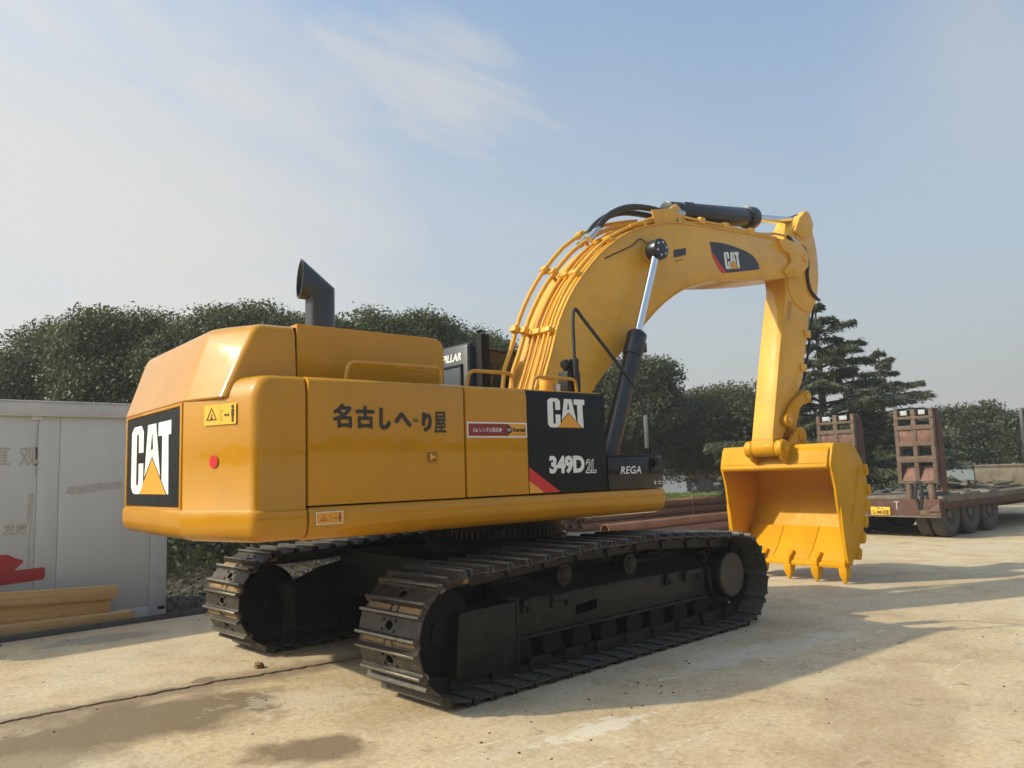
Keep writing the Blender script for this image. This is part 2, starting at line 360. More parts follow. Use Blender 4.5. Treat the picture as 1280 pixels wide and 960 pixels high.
# ------------------------------------------------------------------ ground
def soil_mat():
    m, nt, P, N, L = new_mat('shade_darkened_soil')
    n = noise(N, L, .6, 8, .65); n2 = noise(N, L, 7, 8, .7)
    c = mixc(N, L, ramp(N, L, n, .35, .65), (.04, .032, .022), (.075, .065, .04))  # darkened to stand in for the shade of the trees
    c = mixc(N, L, ramp(N, L, n2, .5, .72), c, (.11, .09, .062))
    L.new(c, P.inputs['Base Color']); P.inputs['Roughness'].default_value = .95
    bump(N, L, P, n2, .06, .8); return m
M['soil'] = soil_mat()
def concrete_mat():
    m, nt, P, N, L = new_mat('dusty_concrete')
    g = N.new('ShaderNodeNewGeometry'); pos = g.outputs['Position']
    def nz(s, d=5, r=.55, dist=0): return noise(N, L, s, d, r, pos, dist)
    mp = N.new('ShaderNodeMapping'); L.new(pos, mp.inputs[0]); mp.inputs['Rotation'].default_value = (0, 0, R(-6)); mp.inputs['Scale'].default_value = (.35, 1.6, 1)
    streak = noise(N, L, 1.5, 7, .62, mp.outputs[0], .4)
    big = nz(.33, 4); mid = nz(1.6, 7, .62, .5); fine = nz(22, 5, .65); grit = nz(140, 3, .6)
    c = mixc(N, L, ramp(N, L, big, .32, .68), (.56, .405, .235), (.65, .535, .355))
    c = mixc(N, L, ramp(N, L, mid, .42, .68), c, (.38, .262, .15))
    gp = nz(.55, 6, .6, .8); c = mixc(N, L, ramp(N, L, gp, .5, .68, (0, 0, 0, 1), (.75, .75, .75, 1)), c, (.55, .495, .39))
    f = N.new('ShaderNodeMath'); f.operation = 'MULTIPLY'; f.inputs[1].default_value = .55
    L.new(ramp(N, L, streak, .52, .72), f.inputs[0])
    c = mixc(N, L, f.outputs[0], c, (.62, .55, .42))
    c = mixc(N, L, .42, c, ramp(N, L, fine, .3, .72, (.27, .195, .11, 1), (.66, .55, .37, 1)), 'MIX')
    c = mixc(N, L, ramp(N, L, grit, .61, .72), c, (.2, .15, .1))
    pit = nz(7, 8, .72, 1.4); c = mixc(N, L, ramp(N, L, pit, .56, .68), c, (.34, .245, .15))
    sc_ = noise(N, L, 6, 8, .7, mp.outputs[0], 1.5); q_ = N.new('ShaderNodeMath'); q_.operation = 'MULTIPLY'; q_.inputs[1].default_value = .6; L.new(ramp(N, L, sc_, .60, .68), q_.inputs[0]); c = mixc(N, L, q_.outputs[0], c, (.7, .64, .52))
    # broad brown patches at near left, small stains and pale scuffs, all noisy blots
    def blot(x, y, rx, ry, rot, soft, amp, scale):
        mm = N.new('ShaderNodeMapping'); mm.vector_type = 'TEXTURE'; L.new(pos, mm.inputs[0])
        mm.inputs['Location'].default_value = (x, y, 0); mm.inputs['Rotation'].default_value = (0, 0, rot); mm.inputs['Scale'].default_value = (rx, ry, 1)
        ln = N.new('ShaderNodeVectorMath'); ln.operation = 'LENGTH'; L.new(mm.outputs[0], ln.inputs[0])
        w = N.new('ShaderNodeMath'); w.operation = 'MULTIPLY_ADD'; L.new(nz(scale, 6, .6, .3), w.inputs[0]); w.inputs[1].default_value = amp; L.new(ln.outputs['Value'], w.inputs[2])
        sub = N.new('ShaderNodeMath'); sub.operation = 'SUBTRACT'; L.new(w.outputs[0], sub.inputs[0]); sub.inputs[1].default_value = amp*.5
        return ramp(N, L, sub.outputs[0], 1-soft, 1+soft, (1, 1, 1, 1), (0, 0, 0, 1))
    def blend(c, fac, k, col):
        q = N.new('ShaderNodeMath'); q.operation = 'MULTIPLY'; q.inputs[1].default_value = k; L.new(fac, q.inputs[0])
        return mixc(N, L, q.outputs[0], c, col)
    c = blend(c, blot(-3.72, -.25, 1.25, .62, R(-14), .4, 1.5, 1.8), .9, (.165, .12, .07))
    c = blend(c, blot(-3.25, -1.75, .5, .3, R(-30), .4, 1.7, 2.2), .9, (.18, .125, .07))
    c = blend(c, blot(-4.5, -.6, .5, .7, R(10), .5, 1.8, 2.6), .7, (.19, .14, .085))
    c = blend(c, blot(-2.95, .58, .13, .08, R(20), .12, .5, 6), .7, (.14, .10, .062))
    c = blend(c, blot(-3.36, .5, .16, .07, R(10), .2, .6, 6), .6, (.15, .11, .07))
    c = blend(c, blot(-2.95, 3.35, .7, .28, R(-4), .25, 1.1, 3), .55, (.2, .175, .14))
    c = blend(c, blot(-2.6, -.7, .6, .42, R(-20), .4, 4.2, 7), .34, (.66, .6, .5))
    c = blend(c, blot(-1.7, -2.85, .5, .12, R(-8), .35, 3.6, 7), .6, (.66, .6, .5))
    c = blend(c, blot(1.2, -2.6, 1.3, .25, R(-8), .35, 3.0, 4), .45, (.62, .57, .47))
    c = blend(c, blot(-.2, -4.2, 1.6, .5, R(20), .3, 1.6, 2), .35, (.31, .2, .12))
    # dirt washed along the open joint
    sx = N.new('ShaderNodeSeparateXYZ'); L.new(pos, sx.inputs[0])
    def mm(op, a, b):
        n = N.new('ShaderNodeMath'); n.operation = op
        for i, x in enumerate((a, b)):
            if isinstance(x, (int, float)): n.inputs[i].default_value = x
            else: L.new(x, n.inputs[i])
        return n.outputs[0]
    dj = mm('ABSOLUTE', mm('SUBTRACT', sx.outputs[1], mm('SUBTRACT', .1, mm('MULTIPLY', sx.outputs[0], .085))), 0)
    dj = mm('ADD', dj, mm('MULTIPLY', mm('SUBTRACT', nz(3.2, 8, .68, .6), .5), .7))
    c = blend(c, mm('MULTIPLY', ramp(N, L, dj, .1, .34, (1, 1, 1, 1), (0, 0, 0, 1)), mm('LESS_THAN', sx.outputs[0], -1.2)), .75, (.2, .145, .09))
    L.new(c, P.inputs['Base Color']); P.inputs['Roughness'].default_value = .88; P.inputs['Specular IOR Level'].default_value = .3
    hh = mixc(N, L, .5, fine, mid)
    bump(N, L, P, hh, .02, .7); return m
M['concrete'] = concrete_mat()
M['jointdirt'] = plain('joint_dirt', (.27, .2, .125), .95, 0, .4, 14, .02)

g = MB(); g.v = [(400*math.cos(a), 400*math.sin(a), -.12) for a in np.linspace(0, 2*math.pi, 48, endpoint=False)]; g.f = [tuple(range(48))]
tag(g.build('ground', M['soil'], smooth=False), kind='structure')

def joint_y(x): return .27-.085*(x+1.91)+.04*math.sin(x*1.3)*math.exp(-abs(x+3)/4)
def yard():
    root = tag(bpy.data.objects.new('concrete_yard', None), kind='structure'); COL.objects.link(root)
    xs = list(np.arange(-40, -7, 3.))+list(np.arange(-7, 0.2, .035))+list(np.arange(.5, 71, 3.))
    rr = random.Random(3)
    def rough(x, k): return .5*math.sin(x*2.1+k)+.35*math.sin(x*5.3+2.1*k)+.3*math.sin(x*12.7+k*3.3)+.22*math.sin(x*29+k*1.7)
    def wid(x): return .003+.045*max(0, min(1, 1.6-abs(x+3.6)/2.4))
    def edge(x, k): return (.028*rough(x, k)+rr.random()**3*.03)*max(0, min(1, 1.6-abs(x+3.6)/2.4))
    j0 = [(x, joint_y(x)-wid(x)-abs(edge(x, .4))+.4*edge(x, 2)) for x in xs]
    j1 = [(x, joint_y(x)+wid(x)+abs(edge(x, 1.9))+.4*edge(x, 2)) for x in xs]
    a = j0+[(70, -60), (-40, -60)]
    b = j1+[(70, 34), (24, 15), (10, 9.6), (8.2, 4.05), (-40, 4.05)]
    for p in (a, b):
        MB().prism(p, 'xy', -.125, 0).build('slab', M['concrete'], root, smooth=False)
    st = MB(); n = len(xs)
    st.v = [(x, joint_y(x)-.2, -.016) for x in xs]+[(x, joint_y(x)+.2, -.012) for x in xs]
    st.f = [(i, i+1, n+i+1, n+i) for i in range(n-1)]
    st.build('joint_filler', M['jointdirt'], root)
yard()

# ------------------------------------------------------------------ excavator
EX = thing('excavator', 'large yellow crawler excavator with black tracks and open bucket lowered to the ground', 'excavator')
def up(mb, name, mat, bevel=0, seg=2, angle=32, parent=None, label=None, smooth=True):
    """a part of the swung upper structure"""
    o = mb.build(name, M[mat], EX if parent is None else parent, bevel, seg, angle, smooth)
    if parent is None: o.rotation_euler.z = UPROT
    if label: o['label'] = label
    return o
S = 1.545
# ---- tracks
W2 = .388; YC = 1.452
PIN = [(-1.97, .12), (1.97, .12)]
def track_path():
    p = [(x, .12) for x in np.linspace(-1.97, 1.97, 40)]
    p += [(1.97+.38*math.sin(a), .5-.38*math.cos(a)) for a in np.linspace(0, math.pi, 24)[1:]]
    p += catmull([(1.97, .88), (1.5, .905), (1.08, .935), (.42, .965), (-.05, .95), (-.5, .952), (-1.03, .91), (-1.5, .885), (-1.97, .88)], 6)[1:]
    p += [(-1.97-.38*math.sin(a), .5+.38*math.cos(a)) for a in np.linspace(0, math.pi, 24)[1:-1]]
    P = np.array(p); Q = np.vstack([P, P[:1]]); d = np.hypot(*np.diff(Q, axis=0).T); s = np.concatenate([[0], np.cumsum(d)])
    return Q, s
def track_pins(n, off):
    Q, s = track_path(); t = (np.arange(n)/n*s[-1]+off) % s[-1]
    return np.stack([np.interp(t, s, Q[:, 0]), np.interp(t, s, Q[:, 1])], 1), s[-1]/n
def shoe_mesh(pitch):
    h = pitch/2; mb = MB()
    # plate with clean-out hole, built round an oval opening
    n0, n1 = .072, .086; oc = [(.034*math.cos(a), .048*math.sin(a)) for a in np.linspace(0, 2*math.pi, 8, endpoint=False)]
    ou = [(.06, 0), (.06, .1), (0, .1), (-.06, .1), (-.06, 0), (-.06, -.1), (0, -.1), (.06, -.1)]
    v = [(a, b, n) for n in (n0, n1) for a, b in ou]+[(a, b, n) for n in (n0, n1) for a, b in oc]
    f = []
    for i in range(8):
        j = (i+1) % 8
        f += [(8+i, 8+j, 24+j, 24+i), (j, i, 16+i, 16+j), (16+i, 24+i, 24+j, 16+j)]
    mb.add(v, f)
    for a, b in ((-W2, -.1), (.1, W2)): mb.box(-.06, .06, a, b, n0, n1)
    # two grouser bars along the long edges, ends cut back
    for sgn in (-1, 1):
        pr = [(sgn*.055, n0), (sgn*.055, n1), (sgn*.068, .092), (sgn*.074, .124), (sgn*.094, .126), (sgn*(h-.006), .084), (sgn*(h-.004), n0-.006)]
        if sgn > 0: mb.box(h-.02, h+.05, -W2+.01, W2-.01, .052, .064)
        ends = [[(p[0], y*(1 if p[1] < .1 else .975), p[1]) for p in pr] for y in (-W2, W2)]
        mb.rings(ends)
    for a in (-.036, .036):
        for b in (-.075, .075):
            mb.cyl((a, b, n1-.002), (a, b, n1+.016), .014, .012, 6)
    me = mb.mesh('track_shoe', bevel=.003, seg=1)
    me.materials.append(M['shoe']); me.materials.append(M['wornedge']); me.materials.append(M['shoedust'])
    for p in me.polygons:
        if p.center.z > .118: p.material_index = 1
        elif p.normal.z < -.8: p.material_index = 2
    return me
NSHOE = 48
def track(side, off):
    yc = side*YC
    pins, pitch = track_pins(NSHOE, off)
    ch = MB(); rr = random.Random(5+side)
    for i in range(NSHOE):
        a = Vector((pins[i][0], 0, pins[i][1])); b = Vector((pins[(i+1) % NSHOE][0], 0, pins[(i+1) % NSHOE][1]))
        u = (b-a).normalized(); nn = Vector((u.z, 0, -u.x)); c = (a+b)/2
        for y in (-.1, .1):
            ch.obox(c+Vector((0, yc+y+.012*(1 if i % 2 else -1), 0))+nn*.012, u*(pitch*.56), Vector((0, .02, 0)), nn*.056)
        ch.cyl(a+Vector((0, yc-.135, 0)), a+Vector((0, yc+.135, 0)), .026, None, 8)
    o = ch.build('track_chain', M['frame'], EX)
    sm = shoe_mesh(pitch)
    for i in range(NSHOE):
        a = Vector((pins[i][0], 0, pins[i][1])); b = Vector((pins[(i+1) % NSHOE][0], 0, pins[(i+1) % NSHOE][1]))
        u = (b-a).normalized(); nn = Vector((u.z, 0, -u.x)); c = (a+b)/2; y = Vector((0, 1, 0))
        q = put('track_shoe', sm, None, o)
        m = Matrix((u, nn.cross(u), nn)).transposed().to_4x4(); m.translation = c+Vector((0, yc, 0)); q.matrix_local = m
    # dried mud packed in the gaps between shoes round the idler
    md = MB()
    for i in range(NSHOE):
        a = pins[i]
        if a[0] < -1.9 and .16 < a[1] < .93:
            r_ = Vector((a[0]+1.97, 0, a[1]-.5)).normalized(); tg = Vector((-r_.z, 0, r_.x)); c = Vector((-1.97, yc, .5))+r_*(.38+.045)
            for y0, y1 in ((-W2+.05, -.07), (-.045, .02), (.05, W2-.05)):
                md.obox(c+Vector((0, (y0+y1)/2, 0))+r_*rr.uniform(-.008, .008), tg*.026, Vector((0, (y1-y0)/2, 0)), r_*.027)
    tag(md.build('packed_mud', M['mud'], o, bevel=.006, seg=1), kind='stuff')
    # frame, guards, rollers
    s = side; fo = YC+.085                      # outer face of the track frame
    fr = MB()
    def ys(a): return s*a
    fr.prism([(ys(fo), .33), (ys(fo), .645), (ys(fo-.03), .66), (ys(YC-.08), .78), (ys(1.22), .68), (ys(1.2), .3), (ys(fo-.06), .3)], 'yz', -1.24, 1.62)
    f_ = fr.build('track_frame', M['frame'], EX, bevel=.012)
    g_ = MB().prism(round_poly([(-1.9, .13), (-1.245, .13), (-1.245, .655), (-1.86, .645)], [.03, .01, .02, .06]), 'xz', ys(fo+.075), ys(fo-.35))
    g_.prism([(-1.25, .14), (-1.225, .14), (-1.225, .69), (-1.25, .69)], 'xz', ys(fo+.085), ys(fo-.3))
    g_.build('idler_guard', M['frame'], f_, bevel=.018)
    MB().box(-1.24, 1.6, ys(fo+.03) if s < 0 else ys(fo-.01), ys(fo-.01) if s < 0 else ys(fo+.03), .322, .346).build('frame_ledge', M['frame'], f_, bevel=.006)
    MB().prism(round_poly([(-.44, .425), (-.15, .45), (-.15, .535), (-.44, .51)], .02), 'xz', ys(fo+.004), ys(fo-.02)).build('slot_shade', M['void'], f_)  # black plate on the frame face, painting the shade inside a slot
    for x, wd in ((-1.08, .1), (-.66, .22), (.95, .1), (1.38, .3)):
        b_ = MB().box(x-wd/2, x+wd/2, min(ys(fo-.005), ys(fo+.045)), max(ys(fo-.005), ys(fo+.045)), .585, .645)
        b_.box(x-wd/2, x-wd/2+.035, min(ys(fo-.005), ys(fo+.03)), max(ys(fo-.005), ys(fo+.03)), .53, .6)
        b_.box(x+wd/2-.03, x+wd/2, min(ys(fo-.005), ys(fo+.03)), max(ys(fo-.005), ys(fo+.03)), .53, .6)
        b_.build('bracket', M['satin'], f_, bevel=.006)
    cvr = MB().tube(catmull([(1.60, ys(fo+.03), .66), (1.66, ys(fo+.03), .6), (1.67, ys(fo+.03), .45), (1.72, ys(fo+.02), .36)], 4), .018, 6)
    cvr.build('grease_line', M['satin'], f_)
    for x in np.linspace(-1.15, 1.5, 8):
        rl = MB(); yo = ys(fo-.02)
        rl.cyl((x, ys(1.2), .235), (x, yo, .235), .105, None, 18).cyl((x, yo, .235), (x, ys(fo+.015), .235), .06, .05, 12)
        rl.cyl((x, ys(1.5), .235), (x, ys(1.56), .235), .125, None, 18)
        q = rl.build('track_roller', M['dark'], EX, bevel=.006, seg=1)
        MB().box(x-.035, x+.035, min(ys(fo-.03), ys(fo+.02)), max(ys(fo-.03), ys(fo+.02)), .2, .33).build('roller_bracket', M['satin'], q, bevel=.006)
    MB().box(-1.2, 1.55, min(ys(YC-.12), ys(YC-.1)), max(ys(YC-.12), ys(YC-.1)), .1, .34).build('roller_guard', M['dark'], f_)
    MB().box(1.05, 2.15, min(ys(1.1), ys(1.24)), max(ys(1.1), ys(1.24)), .3, .845).build('travel_motor_cover', M['frame'], f_, bevel=.04)
    MB().prism([(-1.75, .2), (-.7, .2), (-.7, .87), (-1.15, .84), (-1.5, .78), (-1.75, .68)], 'xz', ys(1.15), ys(1.19)).build('inner_cover', M['dark'], f_)
    for x in (-.525, .422):
        cr = MB().cyl((x, ys(1.3), .79), (x, ys(fo-.08), .79), .085, None, 18).cyl((x, ys(fo-.08), .79), (x, ys(fo-.04), .79), .1, .1, 18).cyl((x, ys(fo-.04), .79), (x, ys(fo-.025), .79), .07, .06, 18)
        q = cr.build('carrier_roller', M['frame'], EX, bevel=.006, seg=1)
        MB().box(x-.05, x+.05, min(ys(1.26), ys(1.36)), max(ys(1.26), ys(1.36)), .64, .78).build('roller_bracket', M['satin'], q)
    idl = MB().cyl((-1.97, ys(YC-.1), .5), (-1.97, ys(YC+.06), .5), .3, None, 36).cyl((-1.97, ys(YC-.05), .5), (-1.97, ys(YC+.05), .5), .345, None, 36).cyl((-1.97, ys(YC-.17), .5), (-1.97, ys(YC+.075), .5), .1, None, 20)
    idl.build('idler_wheel', M['dark'], EX, bevel=.012)
    spk = []; nt_ = 24
    for k in range(nt_):
        for da, rr_ in ((0, .30), (.3, .30), (.45, .365), (.85, .365)):
            a = 2*math.pi*(k+da)/nt_; spk.append((1.97+rr_*math.cos(a), .5+rr_*math.sin(a)))
    sp = MB().prism(spk, 'xz', ys(YC-.035), ys(YC+.035)).cyl((1.97, ys(YC-.25), .5), (1.97, ys(YC+.1), .5), .27, None, 36)
    o2 = sp.build('sprocket', M['frame'], EX, bevel=.006, seg=1)
    hub = MB().cyl((1.98, ys(YC-.02), .535), (1.98, ys(fo+.11), .535), .262, None, 40)
    h2 = hub.build('final_drive', M['dark'], o2, bevel=.02)
    cp = MB().cyl((1.98, ys(fo+.108), .535), (1.98, ys(fo+.13), .535), .236, .226, 40)
    cp.build('final_drive_cover', M['drivecap'], o2, bevel=.006)
M['drivecap'] = paint('dusty_drive_cover', (.085, .07, .05), .5, .6, (.16, .125, .085), 0, .15)
track(-1, 0.05)
track(1, 0.13)
cb = MB().box(-1.25, 1.35, -1.15, 1.15, .5, .94)
for sx in (-1, 1):
    for sy in (-1, 1):
        cb.prism([(sx*.4, sy*.95), (sx*.95, sy*.95), (sx*1.25, sy*1.3), (sx*.75, sy*1.3)], 'xy', .42, .8)
cbo = cb.build('car_body', M['frame'], EX, bevel=.03)
MB().cyl((0, 0, .93), (0, 0, 1.06), .78, .74, 48).build('swing_base', M['satin'], cbo, bevel=.01)
gear = []
for k in range(72):
    for da, rr_ in ((0, .66), (.35, .66), (.5, .70), (.85, .70)):
        a = 2*math.pi*(k+da)/72; gear.append((rr_*math.cos(a), rr_*math.sin(a)))
MB().prism(gear, 'xy', 1.06, 1.15).build('swing_gear', M['shoe'], EX)
MB().cyl((0, 0, 1.15), (0, 0, 1.26), .74, .74, 48).build('swing_bearing', M['satin'], EX, bevel=.01)

# ---- main deck
d = MB().box(-2.84, .93, -1.36, 1.36, 1.262, 1.52).box(.93, 1.6, -.7, 1.3, 1.3, 1.5); d.box(-2.8, -.55, -1.44, 1.44, 1.52, 2.44); d.box(-.6, .1, -1.44, -.42, 1.52, 2.43)
up(d, 'main_frame', 'dark', .01)
d = MB().box(-.5, .12, .42, 1.44, 1.52, 2.2); up(d, 'deck_cover', 'satin', .02)
# ---- counterweight
def cw_ring(z, i, lean=0):
    pts = [(-2.876, -S+i), (-3.262+i*.5, -S+i), (-3.545+i, -.82), (-3.53+i, .98), (-3.262+i*.5, S-i), (-2.876, S-i)]
    pts = [(x+(lean*(1 if x < -3 else 0)), y) for x, y in pts]
    return [(x, y, z) for x, y in round_poly(pts, [0, .10, .05, .05, .10, 0], 6)]
lv = [(1.278, .15), (1.286, .09), (1.306, .045), (1.345, .012), (1.4, 0), (1.478, 0), (1.494, .004), (1.503, .016), (1.512, .022), (1.9, .022), (2.3, .022)]
c = MB().rings([cw_ring(z, i) for z, i in lv]+[cw_ring(z, i, l) for z, i, l in ((2.36, .026, .015), (2.415, .034, .032), (2.445, .05, .042), (2.465, .075, .05), (2.473, .11, .06))])
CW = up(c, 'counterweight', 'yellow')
def cu_ring(z, i, t):
    L_ = lambda a, b: a+(b-a)*t
    xa = L_(-3.533, -3.345); xb = L_(-3.388, -3.12); yb = L_(1.262, 1.222)
    pts = [(-2.832, -yb+i), (xb+i*.6, -yb+i), (xa+i, -.82), (xa+i, .95), (xb+i*.6, yb-i), (-2.832, yb-i)]
    return [(x, y, z) for x, y in round_poly(pts, [0, .07, .22, .22, .07, 0], 6)]
c = MB().rings([cu_ring(2.318, .012, 0), cu_ring(2.33, 0, .02)]+[cu_ring(z, 0, (z-2.32)/.58) for z in (2.5, 2.7, 2.82)]+[cu_ring(2.862, .012, .93), cu_ring(2.886, .035, .965), (cu_ring(2.9, .08, 1))])
up(c, 'counterweight_top', 'yellow', parent=CW)
# rear logo panel
XR = -3.5235
pf = round_poly([(-.76, 1.512), (.78, 1.512), (.78, 2.31), (-.76, 2.31)], .01, 2)
MB().prism(round_poly([(-.735, 1.535), (.83, 1.535), (.83, 2.285), (-.735, 2.285)], .012, 3), 'yz', XR-.004, XR+.01).build('logo_panel', M['black'], CW)
logo(CW, (XR-.006, .69, 1.63), (0, -1, 0), (0, 0, 1), 1.2, .59)
fb = MB()
fb.box(XR-.012, XR+.02, .845, .885, 1.52, 2.315).box(XR-.012, XR+.01, -.785, -.745, 1.52, 2.315).box(XR-.013, XR+.01, -.745, .845, 2.292, 2.316)
fb.build('panel_frame', M['yellow'], CW, bevel=.008)
# facet frame for stickers: facet from (-3.523,-.815) to (-3.25,-1.52)
fa = Vector((-3.5235, -.815, 0)); fbv = Vector((-3.249, -1.535, 0)); fu = (fbv-fa).normalized(); fn = Vector((fu.y, -fu.x, 0))
if fn.x > 0: fn = -fn
fz = Vector((0, 0, 1))
def on_facet(t, z, off): return fa+fu*t+fz*z+fn*off
decal('warning_sticker', rect(0, .34, 0, .15), M['warn'], CW, on_facet(.235, 2.125, .008), fu, fz)
decal('warning_pictogram', pictogram(.34, .15), M['ink'], CW, on_facet(.235, 2.125, .0105), fu, fz)
decal('red_reflector', disc(0, 0, .045, 24, .046), M['red'], CW, on_facet(.34, 1.862, .008), fu, fz)
for i, z in enumerate((1.62, 2.02)):
    pass
# ---- hood
h = MB().prism(round_poly([(-2.812, 2.45), (-1.452, 2.45), (-1.452, 2.9), (-2.812, 2.915)], [0, .02, .12, .008], 6), 'xz', -1.225, 1.225)
HOOD = up(h, 'engine_hood', 'yellow', .045, 4, 50)
MB().box(-2.83, -2.81, -1.2, 1.2, 2.46, 2.885).build('hood_seal', M['dark'], HOOD)
ds = MB()
for x in np.arange(-2.75, -1.6, .058): ds.box(x, x+.034, -1.238, -1.222, 2.506, 2.511)
tag(ds.build('grip_strip', M['rail'], HOOD), kind='stuff')
ht = MB().box(-3.0, -2.72, .2, .6, 2.895, 2.925).cyl((-2.85, .4, 2.92), (-2.85, .4, 2.95), .1, .08, 20)
ht.build('hood_latch', M['satin'], HOOD, bevel=.01)
# ---- side doors
def door_prof(sg, inner, zt=2.472, zb=1.524):
    p = [(sg*S, zb), (sg*S, zt-.07), (sg*(S-.012), zt-.03), (sg*(S-.04), zt-.008), (sg*(S-.085), zt), (sg*inner, zt), (sg*inner, zt-.04), (sg*(S-.06), zt-.045), (sg*(S-.06), zb)]
    return p
dA = MB().prism(door_prof(-1, 1.2), 'yz', -2.862, -1.481); DA = up(dA, 'engine_door', 'yellow', .006, 2, 40)
dB = MB().prism(door_prof(-1, .45, 2.466), 'yz', -1.462, .175); DB = up(dB, 'tank_door', 'yellow', .012, 2, 40)
dC = MB().prism(door_prof(1, 1.2), 'yz', -2.866, -.55); up(dC, 'far_side_door', 'yellow', .006, 2, 40)
def side_y(k=1): return -S-.0025*k
def sd(name, shape, mat, parent, k=1, label=None): return decal(name, shape, M[mat], parent, (0, side_y(k), 0), (1, 0, 0), (0, 0, 1), label)
bl = MB().prism([(-S-.004, 1.526), (-S-.004, 2.402), (-S+.008, 2.44), (-S+.02, 2.449), (-S+.05, 2.449), (-S+.05, 1.526)], 'yz', -.798, .178)
bl.build('black_panel', M['black'], DB, bevel=.002, seg=1)
SB = 3
sd('red_stripe', poly((-.796, 1.762), (-.43, 1.53), (-.62, 1.53), (-.796, 1.642)), 'red', DB, SB)
sd('yellow_corner', poly((-.796, 1.64), (-.622, 1.53), (-.796, 1.53)), 'orange', DB, SB)
logo(DB, (-.555, side_y(SB), 2.115), (1, 0, 0), (0, 0, 1), .465, .272)
sd('model_number', fit(text2d('349D', .05, 0, .98), -.556, -.118, 1.692, 1.858), 'white', DB, SB)
sd('model_suffix', fit(text2d('2L', .045, .12), -.108, .035, 1.69, 1.822), 'white', DB, SB)
sd('suffix_fill', fit(text2d('2L', -.012, .12), -.098, .025, 1.70, 1.812), 'black', DB, SB+1)
def brush(ch, x0, x1, z0, z1, b):
    v, f = fit(text2d(ch, .003), x0+b, x1-b, z0+b, z1-b); V, F = [], []
    for k, (dx, dz) in enumerate([(0, 0)]+[(b*math.cos(a), b*math.sin(a)) for a in np.arange(8)*math.pi/4]):
        n = len(V); V += [(p[0]+dx, p[1]+dz, .0003*k) for p in v]; F += [tuple(i+n for i in q) for q in f]
    return V, F
for ch, x0, x1, z0, z1 in (('名', -2.672, -2.515, 2.088, 2.272), ('古', -2.485, -2.322, 2.085, 2.262), ('し', -2.282, -2.178, 2.078, 2.252), ('へ', -2.15, -1.99, 2.1, 2.218), ('ー', -1.985, -1.925, 2.148, 2.166), ('り', -1.895, -1.80, 2.065, 2.225), ('屋', -1.775, -1.66, 2.055, 2.232)):
    sd('door_character', brush(ch, x0, x1, z0, z1, {'名': .0065, '古': .0075, '屋': .003}.get(ch, .0105)), 'ink', DA, 1)
# rental sticker
sd('sticker_border', rect(-1.452, -.803, 2.022, 2.152), 'white', DB, 1)
sd('sticker_field', rect(-1.44, -1.005, 2.034, 2.14), 'darkred', DB, 2)
sd('sticker_field', rect(-1.005, -.815, 2.034, 2.14), 'orange', DB, 2)
sd('sticker_lettering', fit(text2d('Cat レンタル西日本', .012), -1.395, -1.085, 2.067, 2.107), 'white', DB, 3)
sd('sticker_disc', disc(-1.008, 2.088, .034), 'ink', DB, 3)
sd('sticker_lettering', fit(text2d('CAT', .02), -1.03, -.986, 2.075, 2.101), 'white', DB, 4)
sd('sticker_lettering', fit(text2d('Rental', .035), -.965, -.825, 2.072, 2.108), 'ink', DB, 3)
sd('sticker_lettering', fit(text2d('S T O R E', .0), -.962, -.83, 2.043, 2.059), 'ink', DB, 3)
# door latch: raised frame and handle, recess shade painted as a darker plate
lt = MB()
for a in ((-1.868, -1.742, 1.915, 1.925), (-1.868, -1.742, 1.798, 1.808), (-1.868, -1.858, 1.808, 1.915), (-1.752, -1.742, 1.808, 1.915)):
    lt.box(a[0], a[1], -S-.006, -S+.01, a[2], a[3])
LATCH = lt.build('door_latch', M['yellow'], DA, bevel=.003)
MB().prism(round_poly([(-1.848, 1.822), (-1.764, 1.822), (-1.764, 1.902), (-1.848, 1.902)], .016), 'xz', -S-.003, -S+.01).build('latch_recess_shade', M['cup'], LATCH)
MB().box(-1.826, -1.806, -S-.014, -S, 1.836, 1.89).box(-1.808, -1.778, -S-.014, -S, 1.85, 1.874).build('latch_handle', M['boom'], LATCH, bevel=.004)
# ---- lower skirt
def skirt(sg):
    p = [(sg*(S+.004), 1.513), (sg*(S+.022), 1.47), (sg*(S+.02), 1.41), (sg*(S-.005), 1.33), (sg*(S-.06), 1.285), (sg*(S-.14), 1.268), (sg*1.2, 1.268), (sg*1.2, 1.513)]
    return MB().prism(p, 'yz', -2.862, .995)
SK = up(skirt(-1), 'side_skirt', 'yellow', .02, 3, 50); up(skirt(1), 'side_skirt', 'yellow', .02, 3, 50)
yk = -S-.0215
st = [(-2.82, -2.605, 1.385, 1.478)]
for x0, x1, z0, z1 in st:
    f3 = (0, -.1, 1)
    decal('sticker_border', rect(0, x1-x0, 0, z1-z0), M['white'], SK, (x0, yk-.006, z0), (1, 0, 0), (0, 0, 1))
    decal('warning_sticker', rect(.006, x1-x0-.006, .006, z1-z0-.006), M['orange'], SK, (x0, yk-.0085, z0), (1, 0, 0), (0, 0, 1))
    decal('warning_pictogram', [(a+.01, b+.008) for a, b in pictogram(x1-x0-.02, z1-z0-.016)[0]] and ([(a+.01, b+.008) for a, b in pictogram(x1-x0-.02, z1-z0-.016)[0]], pictogram(x1-x0-.02, z1-z0-.016)[1]), M['darkred'], SK, (x0, yk-.011, z0), (1, 0, 0), (0, 0, 1))
